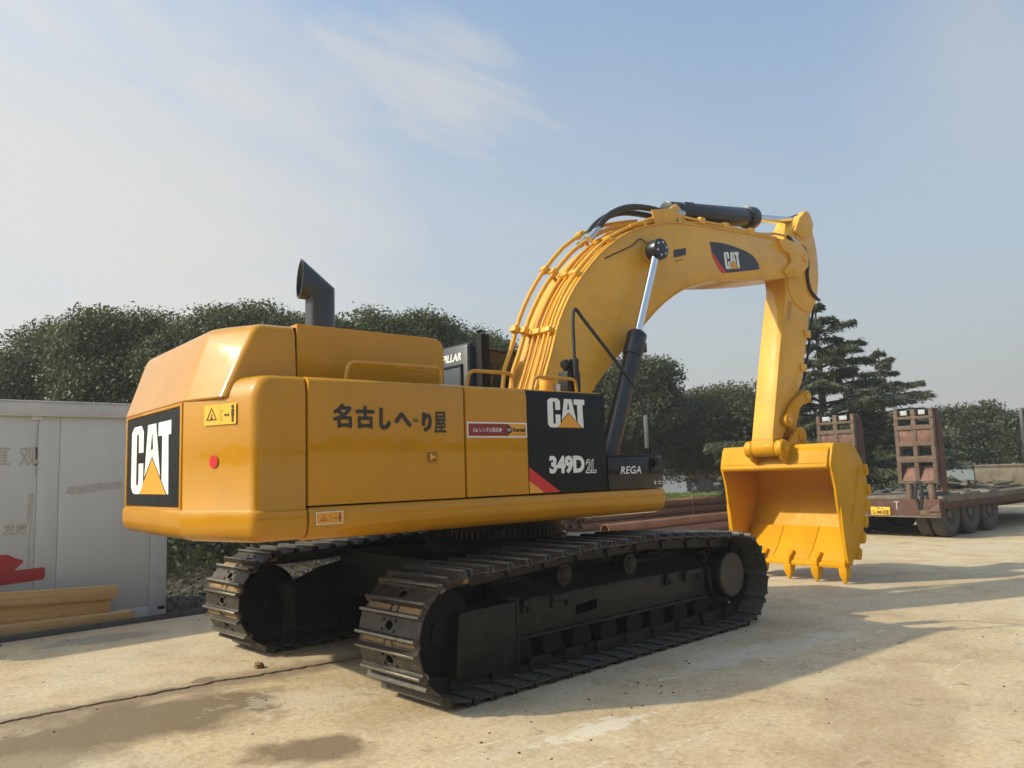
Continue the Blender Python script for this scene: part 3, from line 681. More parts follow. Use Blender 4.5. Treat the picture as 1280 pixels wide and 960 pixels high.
# ---- black tool box
tb = MB().box(.2, .985, -S, -.85, 1.518, 1.842)
TB = up(tb, 'tool_box', 'boxblack', .012, 2)
MB().box(.19, .93, -S-.006, -.86, 1.842, 1.856).build('lid', M['satin'], TB, bevel=.004)
decal('lettering', fit(text2d('REGA', .012, .22, 1.05), .365, .66, 1.67, 1.745), M['white'], TB, (0, -S-.003, 0), (1, 0, 0), (0, 0, 1))
decal('maker_mark', join2d(poly((.84, 1.59), (.875, 1.59), (.87, 1.56), (.857, 1.55), (.845, 1.56)), rect(.895, .955, 1.578, 1.588), rect(.905, .955, 1.556, 1.566)), M['silver'], TB, (0, -S-.003, 0), (1, 0, 0), (0, 0, 1))
MB().box(.80, .815, -S-.012, -S+.01, 1.66, 1.83).box(.84, .93, -S-.03, -S+.01, 1.73, 1.82).cyl((.86, -S-.03, 1.78), (.86, -S-.05, 1.78), .03, .03, 12).build('latch', M['satin'], TB, bevel=.004)
fd = MB().box(-.4, .95, -.82, -.45, 1.5, 1.62); up(fd, 'step_plate', 'satin', .01)
# ---- hand rails
def rail(x0, x1, z0, z1, y, y2=None):
    a = [(x0, y, z0-.03), (x0+.012, y, z0+.02), (x0+.03, y, z1-.035), (x0+.075, y, z1-.004), (x0+.13, y, z1)]
    b = [(x1-.1, y, z1), (x1-.04, y, z1-.008), (x1-.012, y, z1-.04), (x1, y, z0-.03)]
    q = MB().tube(catmull(a+b, 4), .017, 10); up(q, 'hand_rail', 'rail')
rail(-2.49, -1.595, 2.49, 2.618, -1.39)
rail(-1.34, -.815, 2.48, 2.612, -1.39)
rail(-.6, -.03, 2.48, 2.596, -1.39)
q = MB().cyl((-.32, -1.28, 2.46), (-.32, -1.28, 2.585), .068, None, 24).cyl((-.32, -1.28, 2.585), (-.32, -1.28, 2.598), .074, .074, 24)
FC = up(q, 'fuel_filler', 'boom', .006); MB().box(-.25, -.205, -1.35, -1.3, 2.47, 2.545).build('filler_label', M['white'], FC)
# ---- exhaust
def exhaust():
    cx, cy, r = -2.185, -.3, .132; n = 32; an = [2*math.pi*i/n for i in range(n)]
    def ringv(z, rr): return [(cx+rr*math.cos(a), cy+rr*math.sin(a), z) for a in an]
    def mitre(rr): return [(cx+rr*math.cos(a), cy+rr*math.sin(a), 3.40+.42*rr*math.cos(a)) for a in an]
    def mouth(rr, k=0): return [(cx-.185+.012*math.cos(a)*rr/r+k*.1, cy+rr*math.sin(a), 3.53+k*-.12+.185*math.cos(a)*rr/r) for a in an]
    m = MB().rings([ringv(2.85, r), mitre(r), mouth(r), mouth(r-.012)], cap=False)
    ca, sa = math.cos(R(-11)), math.sin(R(-11))
    def turn(mb):
        mb.v = [(cx+(x-cx)*ca-(y-cy)*sa, cy+(x-cx)*sa+(y-cy)*ca, z) for x, y, z in mb.v]; return mb
    turn(m)
    eo = up(m, 'exhaust_stack', 'exhaust', smooth=True, angle=60)
    turn(MB().rings([mouth(r-.012), mitre(r-.012), ringv(3.1, r-.012)], cap=False)).build('exhaust_bore', M['exhaust'], eo)
exhaust()
# ---- cab on the far side
cab = MB().prism([(.03, 1.5), (1.75, 1.5), (1.85, 2.2), (1.5, 3.14), (.2, 3.2), (.06, 3.26), (.03, 3.2)], 'xz', .49, 1.47)
CAB = up(cab, 'cab', 'slate', .04, 3)
MB().box(.012, .034, .62, 1.34, 2.3, 2.97).build('rear_window', M['glass'], CAB, bevel=.02)
fr = MB()
for a in ((.595, .62, 2.28, 3.0), (1.34, 1.365, 2.28, 3.0)): fr.box(.006, .04, a[0], a[1], a[2], a[3])
fr.box(.006, .04, .62, 1.34, 2.28, 2.305).box(.006, .04, .62, 1.34, 2.97, 2.995).build('window_seal', M['dark'], CAB)
MB().prism([(.28, 2.1), (1.6, 2.1), (1.66, 2.3), (1.4, 3.0), (.28, 3.02)], 'xz', .478, .492).build('side_window', M['glass'], CAB, bevel=.01)
decal('cab_lettering', fit(text2d('CATERPILLAR', .03, .2), 0, .80, 0, .095), M['white'], CAB, (.026, 1.415, 3.045), (0, -1, 0), (0, 0, 1))
MB().box(.12, .24, .34, .46, 2.2, 3.33).box(.10, .16, .34, .42, 3.35, 3.375).build('cab_post', M['dark'], CAB, bevel=.01)
MB().prism([(.22, 3.16), (1.46, 3.13), (1.46, 3.165), (.22, 3.2)], 'xz', .47, 1.49).build('cab_roof', M['slate'], CAB, bevel=.02)
# ---- mirror stalk, lamp
q = MB().tube(catmull([(-.03, -1.38, 2.5), (-.035, -1.38, 3.0), (-.03, -1.38, 3.22), (-.005, -1.38, 3.292), (.04, -1.38, 3.275), (.1, -1.38, 3.21), (.4, -1.39, 2.93), (.7, -1.4, 2.64), (.79, -1.41, 2.53), (.9, -1.42, 2.3), (.915, -1.42, 2.22)], 5), .018, 10)
MR = up(q, 'mirror_stalk', 'hose')
M['mirrorgrey'] = plain('mirror_housing_grey', (.16, .155, .15), .45)
mu = Vector((.74, .67, 0)); mn_ = Vector((-.67, .74, 0)); mc = Vector((.905, -1.42, 2.09))
MB().obox(mc, mu*.085, mn_*.02, (0, 0, .172)).build('mirror', M['mirrorgrey'], MR, bevel=.012)
MB().obox(mc+mn_*.0195, mu*.076, mn_*.002, (0, 0, .16)).build('mirror_glass', M['chrome'], MR)
MB().tube(catmull([(.93, -1.42, 2.0), (.96, -1.42, 1.9), (.97, -1.42, 1.7), (.985, -1.4, 1.52)], 5), .014, 8).build('mirror_arm', M['satin'], MR)
q = MB().box(-.115, .06, -1.36, -1.22, 2.46, 2.68).box(-.075, .02, -1.35, -1.25, 2.68, 2.80).cyl((-.06, -1.3, 2.76), (-.11, -1.3, 2.74), .05, .05, 14)
q.box(.02, .075, -1.33, -1.27, 2.64, 2.82)
up(q, 'work_lamp', 'satin', .012)

# ---- boom
BO = [(.35, 1.75), (.3, 2.2), (.50, 2.71), (.64, 3.06), (.78, 3.44), (1.05, 3.87), (1.48, 4.32), (1.89, 4.61), (2.22, 4.77), (2.7, 4.92), (3.02, 4.975), (3.4, 5.01), (3.9, 5.045), (4.87, 5.105), (5.39, 5.13), (5.52, 5.13), (5.62, 4.6), (5.5, 4.57), (5.0, 4.475), (4.4, 4.38), (3.83, 4.3), (3.5, 4.24), (3.29, 4.18), (2.95, 4.05), (2.53, 3.8), (2.13, 3.47), (1.75, 3.14), (1.39, 2.82), (1.05, 2.45), (.85, 2.0), (.75, 1.65)]
def spline_outline(lo, hi):
    pts = BO[lo:hi+1]; return catmull(pts, 3)
boom_out = BO[:2]+spline_outline(2, 15)+spline_outline(16, 28)+BO[29:]
b = MB().prism(boom_out, 'xz', -.3, .3)
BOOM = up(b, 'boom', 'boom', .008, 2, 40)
# top and bottom flange edges
def offset_strip(pts, d0, d1, y0, y1):
    P = [Vector((p[0], 0, p[1])) for p in pts]; rg = []
    for i, p in enumerate(P):
        t = (P[min(i+1, len(P)-1)]-P[max(i-1, 0)]).normalized(); n = Vector((-t.z, 0, t.x))
        rg.append([p+n*d0+Vector((0, y0, 0)), p+n*d1+Vector((0, y0, 0)), p+n*d1+Vector((0, y1, 0)), p+n*d0+Vector((0, y1, 0))])
    return MB().rings(rg)
offset_strip(spline_outline(1, 14), -.002, .016, -.312, .312).build('top_plate', M['boom'], BOOM)
offset_strip(spline_outline(17, 28), -.002, .016, -.312, .312).build('bottom_plate', M['boom'], BOOM)
# fork ears at the boom tip
ear = round_poly([(5.3, 5.125), (5.62, 5.15), (5.95, 5.13), (6.12, 5.0), (6.08, 4.8), (5.82, 4.62), (5.52, 4.56), (5.38, 4.62), (5.5, 4.72), (5.62, 4.82), (5.58, 4.93), (5.4, 4.97)], [.03, .06, .08, .08, .08, .08, .05, .04, .02, .05, .04, .03], 4)
for sg in (-1, 1):
    MB().prism(ear, 'xz', sg*.2, sg*.335).build('boom_tip_ear', M['boom'], BOOM, bevel=.012)
MB().cyl((6.0, -.35, 4.92), (6.0, .35, 4.92), .06, None, 20).build('boom_tip_pin', M['boom'], BOOM)
yb = -.3035
decal('boom_logo_panel', shape2d([catmull([(3.64, 4.825), (3.97, 4.85), (4.35, 4.83), (4.63, 4.78), (4.76, 4.69), (4.80, 4.60)], 4)+[(4.74, 4.575), (3.97, 4.42), (3.68, 4.68)]]), M['cylinder'], BOOM, (0, yb, 0), (1, 0, 0), (0, 0, 1))
decal('red_stripe', poly((3.66, 4.7), (3.685, 4.62), (3.84, 4.43), (3.90, 4.405), (3.985, 4.425), (3.83, 4.55)), M['red'], BOOM, (0, yb-.0025, 0), (1, 0, 0), (0, 0, 1))
logo(BOOM, (3.97, yb-.004, 4.475), (.985, 0, .17), (-.13, 0, 1), .36, .245)
decal('data_plate', poly((2.85, 4.48), (3.11, 4.555), (3.12, 4.655), (2.86, 4.585)), M['cylinder'], BOOM, (0, yb, 0), (1, 0, 0), (0, 0, 1))
decal('data_label', poly((2.88, 4.425), (3.05, 4.47), (3.05, 4.5), (2.88, 4.455)), M['rail'], BOOM, (0, yb, 0), (1, 0, 0), (0, 0, 1))
# pin boss and cylinder eye
MB().cyl((2.4, -.42, 4.47), (2.4, .42, 4.47), .16, .16, 28).build('pin_boss', M['boom'], BOOM, bevel=.012)
MB().tube(catmull([(1.55, -.31, 4.28), (1.8, -.31, 4.40), (2.05, -.315, 4.52), (2.18, -.32, 4.62), (2.28, -.34, 4.58), (2.33, -.36, 4.5)], 5), .008, 6).build('grease_line', M['ink'], BOOM)
# pipes climbing the back of the boom
TOPC = spline_outline(1, 14)
def along(xz_offs, y, r, name, mat, parent, i0=0, i1=None):
    P = [Vector((p[0], 0, p[1])) for p in TOPC][i0:i1]; out = []
    for i, p in enumerate(P):
        t = (P[min(i+1, len(P)-1)]-P[max(i-1, 0)]).normalized(); n = Vector((-t.z, 0, t.x)); k = i/(len(P)-1)
        dd = np.interp(k, [a for a, _ in xz_offs], [b for _, b in xz_offs]); yy = y if not callable(y) else y(k)
        out.append(p+n*dd+Vector((0, yy, 0)))
    return MB().tube(out, r, 10).build(name, mat, parent)
PM = M['boom']
along([(0, .07), (.12, .20), (.28, .19), (.6, .24), (.75, .21), (.9, .17), (1, .15)], lambda k: .25-.1*k, .027, 'hydraulic_pipe', PM, BOOM, 1, 25)
along([(0, .05), (.12, .14), (.28, .13), (.6, .15), (.75, .13), (1, .10)], lambda k: .15-.1*k, .028, 'hydraulic_pipe', PM, BOOM, 1, 25)
along([(0, .05), (.5, .07), (1, .06)], .03, .02, 'hydraulic_pipe', PM, BOOM, 1, 40)
along([(0, .05), (.3, .05), (1, .05)], lambda k: -.06, .018, 'hydraulic_pipe', PM, BOOM, 1, 40)
along([(0, .05), (.3, .05), (1, .05)], lambda k: -.16, .02, 'hydraulic_pipe', PM, BOOM, 1, 40)
along([(0, .04), (.3, .07), (.6, .06), (1, .05)], lambda k: -.235-.01*math.sin(k*9), .018, 'hydraulic_pipe', PM, BOOM, 1, 40)
along([(0, .03), (1, .03)], lambda k: .1+.02*math.sin(k*14), .012, 'grease_line', PM, BOOM, 4, 30)
along([(0, .03), (1, .03)], lambda k: -.11+.015*math.sin(k*17), .011, 'grease_line', PM, BOOM, 2, 30)
for ix in (2, 8, 13, 17, 22, 27):
    p = Vector((TOPC[ix][0], 0, TOPC[ix][1])); t = Vector((TOPC[ix+1][0]-TOPC[ix-1][0], 0, TOPC[ix+1][1]-TOPC[ix-1][1])).normalized(); n = Vector((-t.z, 0, t.x))
    cl = MB()
    for y0, y1, hgt in ((-.27, -.12, .085), (-.09, .06, .09)):
        cl.obox(p+n*(hgt/2+.012)+Vector((0, (y0+y1)/2, 0)), t*.035, Vector((0, (y1-y0)/2, 0)), n*hgt/2)
    if ix in (8, 13, 17):
        for y0, hh in ((.2, .22), (.11, .15)):
            cl.obox(p+n*(hh)+Vector((0, y0, 0)), t*.04, Vector((0, .05, 0)), n*.045)
        cl.obox(p+n*.1+Vector((0, .16, 0)), t*.02, Vector((0, .02, 0)), n*.1)
    cl.build('pipe_clamp', M['boom'], BOOM, bevel=.01)
# thin pipes to the tip and their clamps
for y, r_ in ((-.24, .02), (.2, .02)):
    q = MB().tube(catmull([(2.1, y, 4.80), (2.6, y, 5.0), (3.0, y, 5.1), (3.5, y, 5.12), (4.2, y, 5.15), (4.6, y, 5.16), (4.95, y, 5.17), (5.35, y, 5.235), (5.65, y, 5.25)], 5), r_, 8); q.build('hydraulic_pipe', PM, BOOM)
for x, z in ((3.55, 5.12), (4.1, 5.14), (4.72, 5.165)):
    MB().box(x-.06, x+.06, -.285, -.19, z-.06, z+.045).build('pipe_clamp', PM, BOOM, bevel=.012)
MB().prism([(2.55, 4.9), (3.1, 5.0), (3.1, 5.12), (2.9, 5.17), (2.5, 5.08)], 'xz', -.27, -.255).build('pipe_bracket', PM, BOOM)
# black hoses over the knee of the boom
for y, zo in ((.12, .0), (-.05, .03)):
    q = MB().tube(catmull([(1.62, y, 4.62+zo), (1.85, y, 4.87+zo), (2.1, y, 5.03+zo), (2.4, y, 5.13+zo), (2.8, y, 5.17+zo), (3.2, y, 5.17)], 6), .042, 10); q.build('hydraulic_hose', M['hose'], BOOM)
    MB().cyl((1.55, y, 4.55+zo), (1.72, y, 4.72+zo), .047, .047, 12).build('hose_fitting', M['silver'], BOOM)
MB().cyl((3.12, -.14, 5.17), (3.3, -.14, 5.2), .06, .05, 12).build('hose_fitting', M['silver'], BOOM)
MB().prism([(2.85, 5.0), (3.35, 5.05), (3.3, 5.22), (3.15, 5.32), (3.0, 5.22)], 'xz', -.16, -.12).prism([(2.85, 5.0), (3.35, 5.05), (3.3, 5.22), (3.15, 5.32), (3.0, 5.22)], 'xz', .12, .16).build('cylinder_bracket', PM, BOOM, bevel=.01)
# hydraulic cylinders
def cylinder(name, y, p_foot, p_eye, r, rod, l_barrel, head, eye_r, eye_w):
    a = Vector((p_foot[0], y, p_foot[1])); e = Vector((p_eye[0], y, p_eye[1])); d_ = (e-a).normalized()
    q = MB().cyl(a, a+d_*l_barrel, r, None, 28)
    root = up(q, name, 'cylinder', .01)
    MB().cyl(a+d_*(l_barrel-head), a+d_*l_barrel, r*1.16, r*1.16, 28).cyl(a+d_*l_barrel, a+d_*(l_barrel+.03), r*1.0, r*.8, 28).build('gland', M['cylinder'], root, bevel=.012)
    MB().cyl(a+d_*l_barrel, e, rod, None, 20).build('rod', M['chrome'], root)
    MB().cyl(e+Vector((0, -eye_w, 0)), e+Vector((0, eye_w, 0)), eye_r, None, 28).build('rod_eye', M['cylinder'], root, bevel=.014)
    return root, a, e, d_
for sg in (-1, 1):
    root, a, e, d_ = cylinder('boom_cylinder', sg*.5, (1.13, 1.5), (2.29, 4.45), .105, .052, 1.98, .3, .135, .085)
    bl = MB()
    for k in range(6):
        an = k*math.pi/3+.3; c0 = e+Vector((math.cos(an)*.085, sg*.085, math.sin(an)*.085)); bl.cyl(c0, c0+Vector((0, sg*.012, 0)), .018, .015, 8)
    bl.build('eye_bolts', M['silver'], root)
    lp = a+d_*1.83
    MB().obox(lp+Vector((.13, 0, -.03)), (.035, 0, 0), (0, .05, 0), (0, 0, .06)).obox(lp+Vector((-.06, sg*.1, -.2)), d_*.25, (0, .02, 0), (.02, 0, 0)).build('port_block', M['cylinder'], root, bevel=.008)
    MB().tube([a+d_*.2+Vector((.13, 0, 0)), a+d_*1.75+Vector((.14, 0, -.03))], .018, 8).build('feed_line', M['hose'], root)
root, a, e, d_ = cylinder('stick_cylinder', 0, (3.12, 5.24), (6.36, 5.68), .145, .06, 2.06, .2, .1, .1)
MB().obox(a+d_*.35+Vector((0, -.09, .09)), d_*.1, (0, .04, 0), (0, 0, .03)).build('port_block', M['cylinder'], root)
# ---- arm
AO = [(5.56, 5.03), (5.76, 5.25), (6.13, 5.61), (6.3, 5.75), (6.40, 5.74), (6.49, 5.62), (6.6, 5.35), (6.64, 5.05), (6.64, 4.86), (6.58, 4.6), (6.52, 4.35), (6.34, 4.24), (6.24, 3.98), (5.92, 2.96), (5.74, 2.75), (5.5, 2.42), (5.3, 2.1), (5.2, 1.93), (5.02, 1.93), (5.04, 2.13), (5.37, 3.41), (5.66, 4.43), (5.62, 4.75)]
ar = MB().prism(AO, 'xz', -.18, .18)
ARM = up(ar, 'stick', 'boom', .012, 2, 30)
MB().prism(round_poly([(5.95, 5.38), (6.13, 5.64), (6.32, 5.79), (6.43, 5.77), (6.53, 5.6), (6.45, 5.4), (6.2, 5.3)], .04), 'xz', -.22, -.1).prism(round_poly([(5.95, 5.38), (6.13, 5.64), (6.32, 5.79), (6.43, 5.77), (6.53, 5.6), (6.45, 5.4), (6.2, 5.3)], .04), 'xz', .1, .22).build('stick_ear', M['boom'], ARM, bevel=.012)
MB().prism(catmull([(5.68, 4.62), (5.72, 4.4), (5.86, 4.22), (6.1, 4.12), (6.3, 4.1)], 4)+[(6.5, 4.36), (6.6, 4.7), (6.6, 5.2), (6.4, 5.5), (6.1, 5.4), (5.85, 5.1)], 'xz', -.196, -.178).build('stick_side_plate', M['boom'], ARM, bevel=.006)
decal('stick_label', poly((5.60, 3.93), (5.72, 3.94), (5.81, 4.25), (5.69, 4.24)), M['rail'], ARM, (0, -.1835, 0), (1, 0, 0), (0, 0, 1))
MB().box(5.035, 5.2, -.185, .185, 2.075, 2.09).build('wear_strip', M['rail'], ARM)
for x, z in ((6.16, 3.75), (5.98, 3.2)):
    MB().box(x-.08, x+.07, -.21, -.17, z-.06, z+.06).build('hose_clip', M['boom'], ARM, bevel=.012)
MB().tube(catmull([(5.66, -.25, 5.25), (5.85, -.27, 5.18), (6.05, -.3, 5.1), (6.22, -.25, 4.95), (6.23, -.22, 4.7), (6.28, -.22, 4.48), (6.45, -.22, 4.36), (6.56, -.2, 4.34)], 6), .026, 8).build('hydraulic_hose', M['hose'], ARM)
MB().cyl((5.78, -.26, 5.22), (5.95, -.285, 5.14), .034, .034, 10).build('hose_fitting', M['silver'], ARM)
root, a, e, d_ = cylinder('bucket_cylinder', 0, (6.5, 4.32), (5.92, 2.78), .09, .05, 1.15, .15, .09, .12)
MB().tube(catmull([(6.54, -.12, 4.3), (6.36, -.14, 3.9), (6.2, -.14, 3.4), (6.03, -.14, 2.98)], 5), .02, 8).build('feed_line', M['hose'], root)
# ---- bucket linkage
def link(p0, p1, y, r, w_, bow, name):
    a = Vector((p0[0], 0, p0[1])); b_ = Vector((p1[0], 0, p1[1])); t = (b_-a); n = Vector((-t.z, 0, t.x)).normalized()
    pts = [a.lerp(b_, k/8)+n*bow*math.sin(math.pi*k/8) for k in range(9)]
    up_, dn = [], []
    for i, p in enumerate(pts):
        tt = (pts[min(i+1, 8)]-pts[max(i-1, 0)]).normalized(); nn = Vector((-tt.z, 0, tt.x)); up_.append(p+nn*r*.8); dn.append(p-nn*r*.8)
    o = MB().prism([(p.x, p.z) for p in up_+dn[::-1]], 'xz', y-w_, y+w_)
    o.cyl((p0[0], y-w_*1.25, p0[1]), (p0[0], y+w_*1.25, p0[1]), r, None, 24).cyl((p1[0], y-w_*1.25, p1[1]), (p1[0], y+w_*1.25, p1[1]), r, None, 24)
    return up(o, name, 'bucket', .012)
for sg in (-1, 1):
    link((5.36, 2.36), (5.9, 2.74), sg*.235, .1, .035, .06, 'idler_link')
link((5.9, 2.74), (5.62, 2.14), 0, .1, .14, -.02, 'power_link')
up(MB().cyl((5.9, -.3, 2.74), (5.9, .3, 2.74), .055, None, 20), 'link_pin', 'boom')
up(MB().cyl((5.36, -.3, 2.36), (5.36, .3, 2.36), .05, None, 20), 'link_pin', 'boom')
# ---- bucket
BW = .93
OUT = [(5.25, 1.665), (5.27, 1.76), (5.33, 1.95), (5.37, 2.0), (5.62, 2.0), (5.86, 1.985), (5.93, 1.95), (6.1, 1.76)]+catmull([(6.13, 1.7), (6.2, 1.5), (6.22, 1.3), (6.13, 1.0), (5.97, .64), (5.77, .38), (5.55, .26)], 4)
def inner(pts, d):
    P = [Vector((p[0], 0, p[1])) for p in pts]; o = []
    for i, p in enumerate(P):
        t = (P[min(i+1, len(P)-1)]-P[max(i-1, 0)]).normalized(); o.append(p+Vector((t.z, 0, -t.x))*d)
    return [(p.x, p.z) for p in o]
shell = OUT+inner(OUT, .035)[::-1]
bk = MB().prism(shell, 'xz', -BW+.02, BW-.02)
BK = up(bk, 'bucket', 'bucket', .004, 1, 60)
side = OUT+[(5.5, .34), (5.455, .62), (5.42, .74), (5.4, .95), (5.36, 1.13), (5.34, 1.35), (5.29, 1.55)]
for sg in (-1, 1):
    MB().prism(side, 'xz', sg*(BW-.022), sg*(BW+.016)).build('side_plate', M['bucket'], BK, bevel=.006)
    # side cutter and edge bar
    MB().prism([(5.39, 1.1), (5.43, .62), (5.48, .3), (5.6, .25), (5.6, .62), (5.5, .86)], 'xz', sg*(BW+.014), sg*(BW+.045)).build('side_cutter', M['bucket'], BK, bevel=.006)
    MB().tube([(6.03, sg*(BW+.016), 1.66), (5.9, sg*(BW+.016), 1.33), (5.7, sg*(BW+.016), .86)], .022, 6).build('side_rib', M['bucket'], BK)
    for k, (x, z) in enumerate(((6.2, 1.6), (6.235, 1.3), (6.18, 1.08), (6.09, .84), (5.99, .62), (5.84, .4))):
        q = MB(); t = Vector((-.25, 0, -.97)) if k > 1 else Vector((.1, 0, -.99)); n = Vector((t.z*-1, 0, t.x))
        q.obox((x, sg*(BW-.02), z), t*.085, (0, .07, 0), n*.045); q.build('heel_shroud', M['bucket'], BK, bevel=.03, seg=2)
lip = MB().prism([(5.5, .215), (5.56, .215), (5.74, .38), (5.70, .41), (5.5, .265)], 'xz', -BW, BW); lip.build('cutting_lip', M['bucket'], BK, bevel=.006)
for y0, y1 in ((-.88, -.305), (-.297, .297), (.305, .88)):
    MB().prism([(5.57, .30), (5.72, .425), (5.95, .75), (5.93, .765), (5.70, .44), (5.555, .31)], 'xz', y0, y1).build('wear_plate', M['bucket'], BK, bevel=.004)
tq = MB().prism(round_poly([(5.21, 1.66), (5.25, 1.62), (5.34, 1.66), (5.4, 1.9), (5.38, 2.0), (5.28, 1.9)], .02), 'xz', -BW+.03, BW-.03); tq.build('torque_tube', M['bucket'], BK, bevel=.006)
def tooth(y, lab=None):
    o = MB()
    a = [(5.475, .30), (5.60, .28), (5.66, .12), (5.43, .14)]
    o.prism([(5.475, .33), (5.62, .43), (5.66, .40), (5.60, .2), (5.465, .2)], 'xz', y-.04, y+.04)
    ad = o.build('tooth', M['bucket'], BK, bevel=.012)
    tp = [[(5.455, y-.062, .225), (5.455, y+.062, .225), (5.605, y+.062, .225), (5.605, y-.062, .225)],
          [(5.465, y-.058, .12), (5.465, y+.058, .12), (5.585, y+.058, .12), (5.585, y-.058, .12)],
          [(5.5, y-.014, .003), (5.5, y+.014, .003), (5.525, y+.014, .003), (5.525, y-.014, .003)]]
    MB().rings(tp).build('tooth_tip', M['bucket'], ad, bevel=.01)
for y in (-.885, -.45, 0, .45, .885): tooth(y)
for sg in (-1, 1):
    earp = [(5.0, 1.93), (5.04, 2.06), (5.16, 2.08), (5.3, 2.02), (5.5, 2.22), (5.64, 2.28), (5.74, 2.2), (5.78, 2.05), (5.95, 1.93), (5.6, 1.96), (5.4, 1.9), (5.27, 1.7), (5.12, 1.78)]
    MB().prism(round_poly(earp, .03, 3), 'xz', sg*.23, sg*.29).build('hinge_ear', M['bucket'], BK, bevel=.008)
    MB().cyl((5.13, sg*.2, 1.95), (5.13, sg*.32, 1.95), .125, None, 28).cyl((5.13, sg*.32, 1.95), (5.13, sg*.345, 1.95), .07, .06, 20).build('hinge_boss', M['bucket'], BK, bevel=.01)
    MB().cyl((5.64, sg*.2, 2.14), (5.64, sg*.31, 2.14), .1, None, 24).build('hinge_boss', M['bucket'], BK, bevel=.01)
    MB().prism([(5.22, 1.72), (5.3, 1.64), (5.36, 1.66), (5.34, 1.76)], 'xz', sg*.3, sg*.85).build('gusset', M['bucket'], BK)
MB().cyl((5.13, -.19, 1.96), (5.13, .19, 1.96), .125, None, 28).build('hinge_tube', M['bucket'], BK, bevel=.01)

# ------------------------------------------------------------------ site cabin container
def cabin_mat():
    m, nt, P, N, L = new_mat('grey_cabin_panel')
    tc = N.new('ShaderNodeTexCoord'); mp = N.new('ShaderNodeMapping'); L.new(tc.outputs['Object'], mp.inputs[0]); mp.inputs['Scale'].default_value = (1.5, 1.5, .35)
    n = noise(N, L, 2.2, 6, .6, mp.outputs[0]); n2 = noise(N, L, 9, 6, .65)
    c = mixc(N, L, ramp(N, L, n, .3, .8), (.60, .625, .59), (.545, .565, .53))
    c = mixc(N, L, ramp(N, L, n2, .62, .75), c, (.42, .42, .385))
    L.new(c, P.inputs['Base Color']); P.inputs['Roughness'].default_value = .5; return m
M['cabin'] = cabin_mat()
M['cabintrim'] = plain('grey_cabin_trim', (.55, .565, .55), .5, 0, .1, 3)
M['faded'] = plain('faded_lettering', (.44, .43, .37), .6, 0, .1, 12)
M['grime'] = plain('grime_mark', (.47, .465, .425), .7, 0, .2, 15)
M['stickred'] = plain('red_sticker', (.42, .03, .03), .5, 0, .06)
CY = 4.95
CN = thing('site_cabin', 'grey panelled site cabin with faded lettering and a red pointer sticker', 'cabin', (-4.2, CY, -.115))
def cn(mb, name, mat, bevel=.004): 
    for i, v in enumerate(mb.v): mb.v[i] = (v[0]+4.2, v[1]-CY, v[2]+.115)
    return mb.build(name, M[mat], CN, bevel=bevel)
X1 = -1.69
cn(MB().box(-6.9, X1-.02, CY+.02, CY+2.4, .05, 2.6), 'wall_core', 'cabin')
for x0, x1 in ((-6.85, -4.65), (-4.64, -3.31), (-3.305, -3.06), (-3.055, -1.92)):
    cn(MB().box(x0, x1, CY, CY+.03, .06, 2.6), 'wall_panel', 'cabin')
cn(MB().box(-1.915, X1, CY-.012, CY+.2, -.115, 2.6), 'corner_post', 'cabintrim', .008)
cn(MB().box(-6.95, X1+.03, CY-.05, CY+2.5, 2.6, 2.78), 'roof_fascia', 'cabintrim', .008)
cn(MB().box(-6.95, X1+.04, CY-.065, CY+2.5, 2.78, 2.8), 'roof', 'cabintrim', .006)
cn(MB().box(-6.9, -1.917, CY-.01, CY+.2, -.115, .058), 'base_rail', 'cabintrim', .006)
cn(MB().box(-1.8, X1-.02, CY-.014, CY, .0, .045), 'corner_slot', 'dark', .0)
cn(MB().box(-3.4, -3.27, CY-.03, CY+.01, 2.555, 2.6), 'peeling_tape', 'cabintrim')
def cdec(name, shape, mat, k=1): return decal(name, shape, M[mat], CN, (4.2, -.003*k, .115), (1, 0, 0), (0, 0, 1))
cdec('faded_character', fit(text2d('直', .02), -3.86, -3.605, 1.99, 2.23), 'faded')
cdec('faded_character', fit(text2d('观', .02), -3.51, -3.29, 1.97, 2.21), 'faded')
cdec('faded_character', fit(text2d('发展', .02), -3.66, -3.39, 1.12, 1.27), 'faded')
cdec('grime_strip', poly((-3.335, 1.85), (-3.31, 1.85), (-3.315, 2.5), (-3.335, 2.5)), 'grime')
cdec('grime_strip', poly((-3.40, 1.25), (-3.34, 1.25), (-3.33, 1.63), (-3.39, 1.63)), 'grime')
cdec('grime_strip', poly((-3.38, .72), (-3.355, .72), (-3.35, 1.24), (-3.37, 1.24)), 'grime')
cdec('grime_smear', poly((-2.97, 1.62), (-2.9, 1.6), (-2.5, 1.64), (-2.3, 1.66), (-2.3, 1.75), (-2.55, 1.74), (-2.95, 1.7)), 'grime')
hand = [(-3.80, .53), (-3.21, .56), (-3.185, .58), (-3.185, .695), (-3.2, .71), (-3.52, .70), (-3.47, .75), (-3.425, .795), (-3.43, .815), (-3.52, .855), (-3.6, .90), (-3.68, .90), (-3.80, .87)]
cdec('pointer_sticker', shape2d([hand]), 'stickred', 2)
